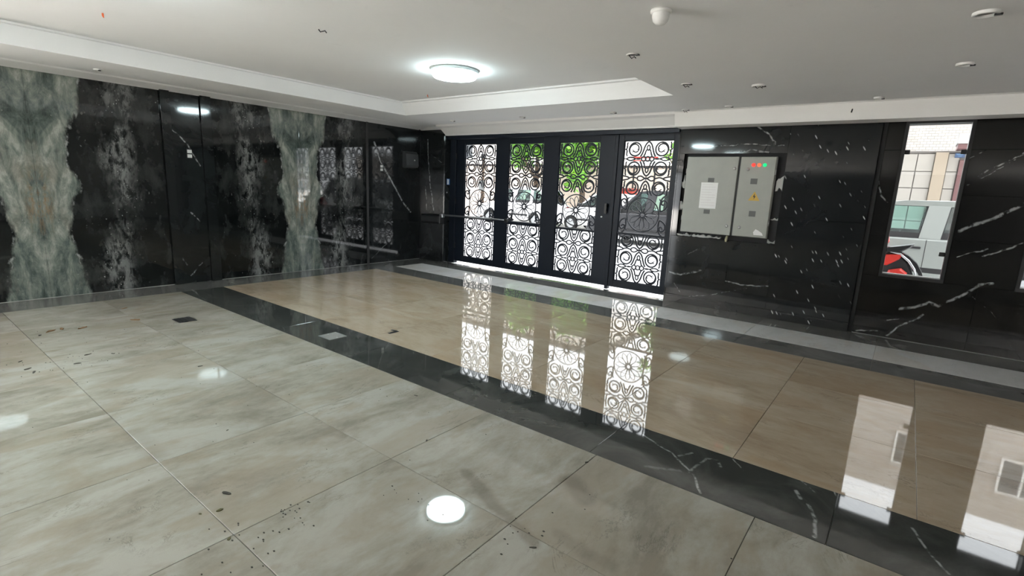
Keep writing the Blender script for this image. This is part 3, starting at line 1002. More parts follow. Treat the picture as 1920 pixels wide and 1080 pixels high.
MB().bbox(-1.655, -1.575, CY - 0.0015, CY, 1.68, 1.75, 0.0004).build('sticker', M_GREYTAPE, dr)
MB().bbox(-1.625, -1.545, CY - 0.0015, CY, 1.275, 1.345, 0.0004).build('sticker', M_GREYTAPE, dr)
ppr = MB().bbox(-2.262, -2.042, CY - 0.0145, CY - 0.0132, 1.345, 1.685, 0.0003).build('notice_sheet', M_PAPER, dl, 'white printed sheet')
M_INK = plain('faded_ink', (0.74, 0.70, 0.70), 0.8)
pr_ = MB()
for k in range(9):
    z = 1.66 - 0.034 * k
    pr_.box(-2.245, -2.245 + 0.19 * (0.95 if k % 3 else 0.7), CY - 0.01465, CY - 0.0145, z - 0.002, z + 0.002)
pr_.box(-2.150, -2.149, CY - 0.01465, CY - 0.0145, 1.38, 1.66)
pr_.build('printed_lines', M_INK, dl)
tri = MB().prism([(-1.655, 1.475), (-1.520, 1.475), (-1.587, 1.59)], CY - 0.0015, CY).build('warning_triangle', plain('yellow_vinyl', (0.62, 0.40, 0.07), 0.5), dr, 'yellow electrical warning triangle')
MB().prism([(-1.583, 1.565), (-1.604, 1.520), (-1.589, 1.522), (-1.592, 1.487), (-1.570, 1.534), (-1.585, 1.531)], CY - 0.0022, CY - 0.0015).build('bolt_mark', M_BLACKMET, dr)
MB().prism([(-1.535, 1.045), (-1.425, 1.045), (-1.44, 1.075), (-1.485, 1.105), (-1.52, 1.12), (-1.545, 1.08)], CY - 0.0015, CY).build('torn_label', M_PAPER, dr)
for z in (1.2, 1.83):
    MB().lathe((-2.487, CY + 0.012, z), (0, 0, 1), [(0, -.03), (0.007, -.03), (0.007, .03), (0, .03)], 8).build('hinge', M_STEEL, cbn)
    MB().lathe((-1.383, CY + 0.016, z), (0, 0, 1), [(0, -.03), (0.007, -.03), (0.007, .03), (0, .03)], 8).build('hinge', M_STEEL, cbn)
# ragged plaster left round the niche
rng = random.Random(5)


def blob(x0, x1, z0, z1, n=9):
    top = [(x0 + (x1 - x0) * k / n, z1 - rng.uniform(0, (z1 - z0) * .7)) for k in range(n + 1)]
    bot = [(x1 - (x1 - x0) * k / n, z0 + rng.uniform(0, (z1 - z0) * .25)) for k in range(n + 1)]
    MB().prism(top + bot, 7.085, 7.13).build('plaster_patch', M_PLASTER, wf)


blob(-2.54, -2.35, 0.947, 1.0)
blob(-2.33, -1.95, 0.947, 0.995, 14)
blob(-2.542, -2.495, 1.30, 1.46, 4)
blob(-2.542, -2.492, 1.60, 1.78, 4)
blob(-1.375, -1.290, 0.947, 1.01, 4)
blob(-1.372, -1.29, 1.24, 1.275, 4)
blob(-1.365, -1.29, 1.60, 1.80, 4)
MB().tube([(-1.862, 7.10, 1.005), (-1.862, 7.06, 0.985), (-1.862, 7.04, 0.955), (-1.862, 7.035, 0.925)], [0.014, 0.016, 0.019, 0.012], 12).build(
    'cable_gland', plain('pale_brass', (0.45, 0.42, 0.28), 0.4, 0.3), None, 'small brass cable stub hanging under the electrical cabinet', 'cable gland')
hp = MB().bbox(-2.115, -1.815, 7.060, 7.075, 0.36, 0.62, 0.003).build('access_cover', M_WALL1, None, 'square black marble access cover under the electrical cabinet', 'access cover')

# ------------------------------------------------------------------ ceiling fittings
M_LAMP = glow('led_diffuser', (0.78, 0.97, 1.0), LAMP * 1.25)
M_LAMPRIM = plain('lamp_rim', (0.62, 0.70, 0.70), 0.4)


def round_lamp(x, y, label):
    t = thing('ceiling_lamp', (x, y, ZT), label, 'ceiling lamp', 'round LED lamps in the ceiling recess')
    MB().lathe((x, y, ZT), (0, 0, -1), [(0, 0), (0.252, 0), (0.265, 0.012), (0.265, 0.030), (0.252, 0.040), (0.0, 0.040)], 48).build('rim', M_LAMPRIM, t)
    MB().lathe((x, y, ZT - 0.040), (0, 0, -1), [(0.243, 0), (0.246, 0.03), (0.232, 0.046), (0.2, 0.053), (0.0, 0.056)], 48).build('diffuser', M_LAMP, t)


round_lamp(-4.25, 4.33, 'round glowing white lamp in the recessed ceiling before the gate')
round_lamp(-4.25, 1.15, 'round glowing white lamp in the recessed ceiling above the near floor')
round_lamp(-4.25, -1.70, 'round glowing white lamp in the recessed ceiling at the back')

M_HOLE = plain('hole_shade', (0.05, 0.05, 0.05), 0.7)  # dark colour of a flat disc, painted for the shade inside a hole
M_LENS = plain('grey_lens', (0.34, 0.34, 0.33), 0.5)


def downlight(x, y, label, r=0.055, wire=False, lens=True):
    h = 0.017 if lens else 0.008
    t = thing('downlight', (x, y, ZS), label, 'downlight', 'unlit recessed downlights')
    MB().lathe((x, y, ZS), (0, 0, -1), [(r * .72, 0.0), (r * .74, h), (r * .95, h + .001), (r, h - .003), (r, 0.0)], 24).build('trim_ring', M_WHITEPL, t)
    MB().lathe((x, y, ZS), (0, 0, -1), [(0.0, 0.002), (r * .73, 0.002), (r * .73, 0.0)], 24).build('socket', M_LENS if lens else M_HOLE, t)
    MB().bbox(x + r * .55, x + r * 1.15, y - 0.012, y + 0.012, ZS - h - 0.006, ZS - h + 0.003, 0.002).build('spring_clip', M_BLACKMET, t)
    if wire:
        MB().tube([(x - r * .6, y, ZS - 0.004), (x - r * .2, y + .01, ZS - 0.028), (x + r * .3, y, ZS - 0.018), (x + r * .7, y - .01, ZS - 0.034)], 0.0035, 6).build('loose_wire', M_BLACKMET, t)


k = 1.07
downlight(-1.927 * .99, 3.92, 'downlight hole with a loose wire nearest the ceiling recess edge', .05, True, False)
downlight(-1.915, 5.16, 'downlight hole with a loose wire by the far corner of the ceiling recess', .05, True, False)
downlight(-1.33, 5.48, 'white-ringed downlight with a dangling clip between recess and beam', .06, True)
downlight(0.165, 4.0, 'large white-ringed downlight at the right edge of the ceiling', .062)
downlight(0.156, 5.29, 'white-ringed downlight second from the window beam on the right', .055)
downlight(-1.89, 6.55, 'small downlight close to the beam above the electrical cabinet', .045)
downlight(-0.43, 6.57, 'small downlight close to the beam above the window', .045)
downlight(-2.45, 6.66, 'downlight socket with loose wire above the edge of the gate', .045, True, False)
downlight(-4.88, 6.45, 'small flush downlight in the soffit above the middle of the gate', .045)
downlight(-3.385, 6.51, 'small flush downlight in the soffit above the narrow gate leaf', .045)
downlight(-6.31, 6.40, 'small flush downlight in the soffit near the corner pillar', .045)
downlight(-7.2, 1.84, 'small flush downlight in the soffit above the left marble wall', .045)

dm = thing('motion_sensor', (-1.345, 3.095, ZS), 'white domed motion sensor on the lower ceiling', 'sensor')
MB().lathe((-1.345, 3.095, ZS), (0, 0, -1), [(0, 0), (0.062, 0), (0.062, 0.012), (0.054, 0.018), (0, 0.018)], 28).build('base', M_WHITEPL, dm)
MB().lathe((-1.345, 3.095, ZS - 0.018), (0, 0, -1), [(0.050, 0), (0.050, 0.02), (0.044, 0.042), (0.028, 0.058), (0, 0.064)], 28).build('dome', M_WHITEPL, dm)
for x, y, z, lab in ((-5.50, 1.475, ZT, 'orange wire end poking from the recessed ceiling at the left'), (-5.75, 5.31, ZT, 'orange wire end poking from the recessed ceiling near its far corner')):
    MB().tube([(x, y, z), (x, y, z - 0.02), (x + 0.015, y, z - 0.035)], [0.007, 0.008, 0.004], 8).build('wire_end', plain('orange_plastic', (0.75, 0.16, 0.06), 0.5), None, lab, 'wire')
MB().tube([(-4.25, 2.66, ZT), (-4.24, 2.67, ZT - 0.02), (-4.20, 2.69, ZT - 0.012), (-4.18, 2.69, ZT - 0.03)], 0.005, 6).build('wire_stub', M_BLACKMET, None, 'short dark wire stub between the lamps in the recessed ceiling', 'wire')
MB().tube([(-0.66, 6.783, 2.50), (-0.66, 6.77, 2.495), (-0.665, 6.765, 2.46)], 0.007, 6).build('wire_stub', M_BLACKMET, None, 'short dark wire stub on the face of the beam above the flecked marble', 'wire')

# ------------------------------------------------------------------ floor fittings and litter
dn = thing('floor_drain', (-5.81, 1.985, 0.0), 'small square black floor drain in the beige tiles', 'drain')
MB().bbox(-5.905, -5.70, 1.905, 2.07, 0.0, 0.004, 0.001).build('frame', M_BLACKMET, dn)
for q in range(4):
    MB().bbox(-5.89, -5.715, 1.925 + q * .036, 1.943 + q * .036, 0.004, 0.007, 0.001).build('grate_bar', plain('worn_iron', (0.07, 0.07, 0.07), 0.4, 0.6), dn)
fp = thing('floor_plate', (-4.275, 2.735, 0.0), 'square grey metal cover plate set in the black floor band', 'cover plate')
MB().bbox(-4.372, -4.178, 2.64, 2.832, 0.0, 0.004, 0.001).build('plate', plain('scuffed_steel', (0.26, 0.26, 0.25), 0.5, 0.3, 0.35, 30), fp)
for sx in (-.075, .075):
    MB().lathe((-4.275 + sx, 2.735, 0.004), (0, 0, 1), [(0, 0.002), (0.006, 0.002), (0.008, 0)], 10).build('screw', M_STEEL, fp)
MB().bbox(-3.99, -3.96, 3.18, 3.30, 0.0, 0.003, 0.001).bbox(-4.06, -3.99, 3.27, 3.30, 0.0, 0.003, 0.001).build('metal_strip', M_BLACKMET, None, 'small bent dark strip lying on the tan tiles beyond the band', 'metal strip')

M_LEAFS = [plain('dry_leaf_a', (0.16, 0.09, 0.04), 0.8), plain('dry_leaf_b', (0.05, 0.045, 0.035), 0.8), plain('dry_leaf_c', (0.11, 0.10, 0.04), 0.8)]
LIT = [((-6.11, 1.65), .10, 'largest brown leaf scrap near the left wall border', 0), ((-6.10, 1.22), .09, 'brown leaf scrap in the middle of the row near the left wall', 0),
       ((-6.18, 1.08), .08, 'brown leaf scrap right of the dark one near the left wall', 0), ((-6.16, 1.00), .10, 'long brown leaf scrap in the row near the left wall', 0),
       ((-6.06, 0.905), .05, 'dark leaf scrap leftmost of the row near the left wall', 1), ((-6.72, 1.72), .07, 'pale brown scrap close to the left wall border', 0),
       ((-5.07, 0.66), .06, 'dark scrap in the clump at the left edge of the floor', 1), ((-5.31, 0.66), .04, 'dark scrap behind the clump at the left edge', 1),
       ((-4.96, 0.68), .05, 'thin dark scrap in front of the clump at the left edge', 1), ((-4.97, 0.935), .045, 'dark curled scrap at the tile joint on the left', 1),
       ((-5.165, 1.045), .05, 'dark thin scrap behind the tile joint on the left', 1), ((-5.06, 1.187), .03, 'tiny dark scrap right of the tile joint on the left', 1),
       ((-4.27, 1.543), .04, 'small dark scrap in front of the floor drain', 1), ((-2.386, 0.935), .055, 'long dark twig scrap left of the lamp reflection', 1),
       ((-2.275, 0.86), .035, 'olive leaf crumb beside the twig scrap', 2), ((-2.31, 0.79), .02, 'olive leaf crumb in front of the twig scrap', 2),
       ((-2.05, 0.80), .03, 'dark leaf crumb at the lower left tile corner', 2), ((-2.61, 2.33), .028, 'dark crumb on the beige tiles close to the black band', 1),
       ((-1.048, 1.602), .035, 'black crumb right of the lamp reflection', 1), ((-1.223, 2.366), .025, 'black crumb close to the middle of the black band', 1),
       ((-2.067, 1.932), .022, 'brown crumb on the tile joint behind the lamp reflection', 1), ((-3.03, 1.217), .02, 'round dark crumb in the middle of the near tiles', 1)]
lr = random.Random(3)
for (x, y), s, lab, mi in LIT:
    n = 9
    a0 = lr.uniform(0, PI)
    e = lr.uniform(0.25, 0.5)
    poly = []
    for q in range(n):
        a = 2 * PI * q / n
        rr = s / 2 * lr.uniform(0.65, 1.1)
        px, py = rr * math.cos(a), rr * math.sin(a) * e
        poly.append((x + px * math.cos(a0) - py * math.sin(a0), y + px * math.sin(a0) + py * math.cos(a0)))
    b = MB()
    nn = len(poly)
    vs = [(px, py, 0.0) for px, py in poly] + [(px, py, 0.002 + lr.uniform(0, s * .10)) for px, py in poly] + [(x, y, 0.003)]
    b.add(vs, [tuple(range(nn))[::-1]] + [(q, (q + 1) % nn, nn + (q + 1) % nn, nn + q) for q in range(nn)] + [(nn + q, nn + (q + 1) % nn, 2 * nn) for q in range(nn)])
    b.build('leaf_scrap', M_LEAFS[mi], None, lab, 'leaf scrap', 'scraps littering the floor')
# uncountable grit
b = MB()
CL = [(-2.03, 1.085, .05, 16), (-1.93, 1.03, .05, 6), (-2.0, 0.86, .09, 10), (-5.05, 0.66, .10, 10), (-5.0, 0.92, .12, 10), (-1.75, 1.47, .10, 10), (-1.2, 1.65, .10, 12), (-6.1, 1.3, .5, 16), (-5.4, 1.2, .5, 22), (-1.9, 0.75, .16, 16)]
for cx, cy, sp, n in CL:
    for _ in range(n):
        x, y = cx + lr.gauss(0, sp), cy + lr.gauss(0, sp * .8)
        s = lr.uniform(.002, .006)
        b.prism([(x - s, y - s * .4), (x + s * .6, y - s * .6), (x + s, y + s * .3), (x - s * .3, y + s * .7)], 0.0, 0.0025, 'xy')
for _ in range(110):
    x, y = lr.uniform(-7, 1.0), lr.uniform(0.3, 2.45)
    s = lr.uniform(.0015, .004)
    b.prism([(x - s, y - s * .4), (x + s * .6, y - s * .6), (x + s, y + s * .3), (x - s * .3, y + s * .7)], 0.0, 0.0025, 'xy')
b.build('floor_grit', M_LEAFS[1], None, 'dark grit and crumbs scattered over the near tiles', 'grit', kind='stuff')

# ------------------------------------------------------------------ street outside
M_PAVE = plaster('pale_paving', (0.78, 0.77, 0.76))
M_ROAD = plaster('pale_asphalt', (0.68, 0.68, 0.68))
M_CONC = plaster('precast_concrete', (0.27, 0.255, 0.23))
M_CONCB = plaster('beige_render', (0.25, 0.21, 0.16))
gd = MB().box(-60, 50, -45, 60, -0.5, -0.16).build('ground', M_PAVE, kind='structure')
pv = MB().box(-60, 50, 7.132, 10.0, -0.158, -0.03).build('pavement', M_PAVE, kind='structure')
rd = MB().box(-60, 50, 10.0, 19.4, -0.158, -0.05).build('road', M_ROAD, kind='structure')
pv2 = MB().box(-60, 50, 19.4, 21.0, -0.158, -0.0).build('pavement', M_PAVE, kind='structure')

# boundary wall across the street
bw = thing('boundary_wall', (0, 21.1, 0), 'precast concrete boundary wall across the street seen through the window', 'wall')
M_DARKJ = plaster('wall_joint', (0.14, 0.13, 0.12))
MB().box(-6.5, 14, 21.03, 21.25, 0.0, 3.16).build('core', M_DARKJ, bw)
zz = [0.0, 0.50, 1.02, 1.545, 2.06, 2.58, 3.13]
xx = [-6.48, -4.88, -3.28, -1.68, -0.075, 0.36]
pm = {}
for a, b in zip(xx, xx[1:]):
    for c, d in zip(zz, zz[1:]):
        MB().bbox(a + .012, b - .012, 20.99, 21.03, c + .012, d - .012, .006).build('wall_panel', M_CONC, bw)
for a, b in ((0.67, 0.95), (1.16, 2.6), (2.6, 4.0), (4.4, 5.6), (5.6, 7.0)):
    for c, d in zip(zz, zz[1:]):
        MB().bbox(a + .012, b - .012, 20.99, 21.03, c + .012, d - .012, .006).build('wall_panel', M_CONC, bw)
MB().bbox(0.36, 0.67, 20.90, 21.03, 0.0, 3.16, .01).build('pier', M_CONCB, bw)
MB().bbox(4.0, 4.4, 20.90, 21.03, 0.0, 3.16, .01).build('pier', M_CONCB, bw)
MB().bbox(-6.5, 14, 20.95, 21.3, 3.16, 3.21, .008).build('coping', M_DARKJ, bw)
ca = thing('gate_canopy', (1.3, 20.8, 3.33), 'grey concrete canopy slab over the entrance across the street', 'canopy')
MB().bbox(0.79, 2.2, 20.3, 21.25, 3.36, 3.66, .01).build('slab', plaster('grey_render', (0.30, 0.29, 0.28)), ca)
MB().bbox(0.82, 2.2, 20.35, 21.25, 3.215, 3.36, .01).build('soffit_beam', plain('maroon_paint', (0.10, 0.045, 0.045), 0.6), ca)
MB().bbox(0.96, 1.15, 20.9, 21.03, 0.0, 2.93, .01).build('door_post', plain('maroon_paint', (0.10, 0.045, 0.045), 0.6), None, 'dark maroon door post in the wall across the street', 'post')
pq = MB().bbox(0.82, 1.05, 20.93, 20.99, 3.00, 3.14, .004).build('house_plate', plain('navy_enamel', (0.03, 0.06, 0.13), 0.3), None, 'dark blue house plate on the wall across the street', 'sign')
MB().box(0.86, 1.01, 20.926, 20.93, 3.085, 3.105).box(0.89, 0.98, 20.926, 20.93, 3.04, 3.055).build('plate_marks', plain('plate_blue', (0.10, 0.22, 0.36), 0.4), pq)


def brick_mat(name, c1, c2, mortar, sc):
    t = NT(name, 0.85)
    p = t.rot(t.pos(), (1, 0, 0), -PI / 2)
    nd = t.n('ShaderNodeTexBrick')
    t.put(nd.inputs['Vector'], t.v1('MULTIPLY', p, (1, 1, 1)))
    for kk, vv in (('Color1', c1), ('Color2', c2), ('Mortar', mortar)):
        nd.inputs[kk].default_value = (*vv, 1)
    nd.inputs['Scale'].default_value = sc
    nd.inputs['Mortar Size'].default_value = 0.02
    return t.out(nd.outputs['Color'])


M_ORBR = brick_mat('orange_brick', (0.86, 0.68, 0.57), (0.90, 0.76, 0.66), (0.84, 0.78, 0.72), 3.0)
M_WHBR = brick_mat('white_brick', (0.46, 0.43, 0.40), (0.36, 0.33, 0.30), (0.20, 0.19, 0.18), 2.4)
ow = thing('brick_wall', (-16, 21.1, 0), 'low orange brick garden wall across the street seen through the gate', 'wall')
MB().box(-34, -6.6, 21.0, 21.25, 0.0, 2.58).build('brickwork', M_ORBR, ow)
MB().bbox(-34, -6.55, 20.93, 21.3, 2.58, 2.68, .01).build('coping', plain('dark_coping', (0.07, 0.055, 0.05), 0.7), ow)

bd = thing('brick_building', (3, 30, 0), 'white brick building rising behind the boundary wall', 'building')
MB().box(-1.05, 14, 27, 36, 0, 11).build('wall', M_WHBR, bd)
M_WINB = plain('far_window_glass', (0.05, 0.06, 0.07), 0.1)
for z in (5.2, 8.2):
    for x in (1.0, 4.4, 7.8):
        wn = MB().bbox(x, x + 1.4, 26.93, 27.0, z, z + 1.5, .01).build('window', M_WHITEPL, bd)
        MB().box(x + .08, x + .66, 26.925, 26.93, z + .08, z + 1.42).box(x + .74, x + 1.32, 26.925, 26.93, z + .08, z + 1.42).build('pane', M_WINB, wn)

bd2 = thing('pale_building', (-20, 30, 0), 'pale plastered house far behind the brick garden wall', 'building')
MB().box(-34, -14.5, 28, 38, 0, 8.5).build('wall', plaster('pale_render', (0.70, 0.66, 0.62)), bd2)
MB().bbox(-34.4, -14.2, 27.7, 38.3, 8.5, 8.8, .02).build('roof', M_DARKJ, bd2)
for z in (3.4, 6.2):
    for x in (-31, -27, -23, -18.5):
        wn = MB().bbox(x, x + 1.6, 27.93, 28.0, z, z + 1.4, .01).build('window', M_WHITEPL, bd2)
        MB().box(x + .08, x + .76, 27.925, 27.93, z + .08, z + 1.32).box(x + .84, x + 1.52, 27.925, 27.93, z + .08, z + 1.32).build('pane', M_WINB, wn)

# red-lettered sign board above the parked grey car
sb = thing('sign_board', (-9.2, 20.9, 2.6), 'white sign board with a red stripe on the wall beyond the narrow gate leaf', 'sign')
MB().bbox(-9.95, -8.5, 20.86, 20.92, 2.72, 3.16, .006).build('board', M_PAPER, sb)
MB().box(-9.85, -8.6, 20.852, 20.86, 2.98, 3.04).box(-9.7, -8.9, 20.852, 20.86, 2.86, 2.90).build('red_stripe', plain('red_paint', (0.55, 0.05, 0.04), 0.5), sb)
for x in (-9.7, -8.75):
    MB().bbox(x, x + .06, 20.92, 20.96, 0.0, 3.1, .005).build('post', M_BLACKMET, sb)
rb = thing('waste_bin', (-9.6, 20.3, 0), 'red wheeled bin standing at the brick wall across the street', 'bin')
MB().prism([(-9.95, 0.08), (-9.40, 0.08), (-9.28, 1.58), (-10.05, 1.58)], 20.05, 20.6).build('body', plain('red_plastic', (0.50, 0.05, 0.03), 0.5), rb)
MB().bbox(-10.1, -9.23, 20.0, 20.68, 1.58, 1.70, .03).build('lid', plain('dark_red_plastic', (0.25, 0.03, 0.02), 0.5), rb)
for x in (-9.85, -9.5):
    MB().lathe((x, 20.55, 0.09), (1, 0, 0), [(0, -.03), (.09, -.03), (.09, .03), (0, .03)], 16).build('wheel', M_BLACKMET, rb)


def tree(x, y, h, zc, rx, rz, n, label, seed, lean=0.0):
    r = random.Random(seed)
    t = thing('street_tree', (x, y, 0), label, 'tree', 'street trees across the road')
    MB().tube([(x, y, 0), (x + lean * .3, y, h * .3), (x + lean * .7, y + .05, h * .6), (x + lean, y, h)], [.16, .13, .11, .05], 10).build('trunk', M_BARK, t)
    for q in range(6):
        a = q * PI / 3 + r.uniform(-.3, .3)
        z0 = h * r.uniform(.45, .7)
        MB().tube([(x + lean * z0 / h, y, z0), (x + lean + math.cos(a) * rx * .4, y + math.sin(a) * rx * .4, z0 + .5), (x + lean + math.cos(a) * rx * .75, y + math.sin(a) * rx * .75, z0 + 1.0)], [.055, .04, .015], 7).build('branch', M_BARK, t)
    b = MB()
    cl = [(r.gauss(0, .45), r.gauss(0, .45), r.gauss(0, .45)) for _ in range(26)]
    vs, fs = [], []
    for _ in range(n):
        c = r.choice(cl)
        p = Vector((x + lean + (c[0] + r.gauss(0, .17)) * rx, y + (c[1] + r.gauss(0, .17)) * rx, zc + (c[2] + r.gauss(0, .17)) * rz))
        u = Vector((r.gauss(0, 1), r.gauss(0, 1), r.gauss(0, .6))).normalized()
        w = u.cross(Vector((r.gauss(0, 1), r.gauss(0, 1), r.gauss(0, 1)))).normalized()
        s = r.uniform(.09, .16)
        k0 = len(vs)
        vs += [p - u * s, p + w * s * .45, p + u * s, p - w * s * .45]
        fs.append((k0, k0 + 1, k0 + 2, k0 + 3))
    b.add(vs, fs)
    b.build('foliage', M_FOL, t, kind='stuff')
    return t


M_BARK = plain('bark', (0.10, 0.07, 0.05), 0.9, var=0.4)
_t = NT('leaves', 0.5)
_c = _t.ramp(_t.noise(_t.pos(), 2.2, 4), [(0.3, (0.05, 0.16, 0.015)), (0.5, (0.14, 0.36, 0.035)), (0.7, (0.34, 0.60, 0.07))])
_t.out(_c)
_t.b.inputs['Transmission Weight'].default_value = 0.0
M_FOL = _t.m
tree(-14.2, 19.95, 3.4, 3.8, 1.5, 1.3, 9000, 'leafy green street tree behind the white hatchback', 11, 0.1)
tree(-11.5, 19.95, 3.4, 3.7, 1.15, 1.25, 7000, 'leafy green street tree behind the white sedan', 23, -0.2)
tree(-7.2, 20.1, 3.2, 4.3, 1.0, 1.0, 1400, 'slim green street tree beyond the narrow gate leaf', 31)
lp = thing('utility_post', (-17.3, 19.8, 0), 'dark utility post by the brick wall seen through the first gate panel', 'post')
MB().tube([(-17.3, 19.8, 0), (-17.3, 19.8, 2.9)], [.09, .07], 12).build('shaft', M_BARK, lp)
MB().bbox(-17.42, -17.18, 19.7, 19.9, 2.9, 3.1, .02).build('cap', M_BLACKMET, lp)
MB().bbox(-17.45, -17.15, 19.65, 19.8, 1.3, 1.8, .02).build('meter_box', plain('post_grey', (0.18, 0.19, 0.19), 0.5), lp)


# ------------------------------------------------------------------ vehicles
M_TYRE = plain('tyre_rubber', (0.012, 0.012, 0.012), 0.8)
M_RIM = plain('wheel_rim', (0.40, 0.41, 0.42), 0.35, 0.8)
M_TRIM = plain('car_trim', (0.012, 0.012, 0.013), 0.45)
M_CGLASS = glass_mat('car_glass', (0.78, 0.90, 0.88))
M_LIGHTG = plain('headlamp_glass', (0.55, 0.58, 0.60), 0.1)
M_TAIL = plain('tail_lamp', (0.40, 0.02, 0.02), 0.2)
M_SEAT = plain('seat_fabric', (0.03, 0.03, 0.035), 0.8)


def layered(poly, ys, scales):
    # side outline stacked across the width with shrinking outer layers
    b = MB()
    cx = sum(p[0] for p in poly) / len(poly)
    cz = sum(p[1] for p in poly) / len(poly)
    n = len(poly)
    vs = []
    for y, s in zip(ys, scales):
        for x, z in poly:
            d = math.hypot(x - cx, z - cz) or 1
            vs.append((x - (x - cx) / d * s, y, z - (z - cz) / d * s))
    fs = []
    for k in range(len(ys) - 1):
        for j in range(n):
            fs.append((k * n + j, k * n + (j + 1) % n, (k + 1) * n + (j + 1) % n, (k + 1) * n + j))
    fs.append(tuple(range(n))[::-1])
    fs.append(tuple(range((len(ys) - 1) * n, len(ys) * n)))
    return b.add(vs, fs)


def pbar(b, p, q, wx, wy):
    p, q = Vector(p), Vector(q)
    vs = []
    for c in (p, q):
        vs += [c + Vector((dx, dy, 0)) for dx, dy in ((-wx, -wy), (wx, -wy), (wx, wy), (-wx, wy))]
    return b.add(vs, [(0, 3, 2, 1), (4, 5, 6, 7), (0, 1, 5, 4), (1, 2, 6, 5), (2, 3, 7, 6), (3, 0, 4, 7)])


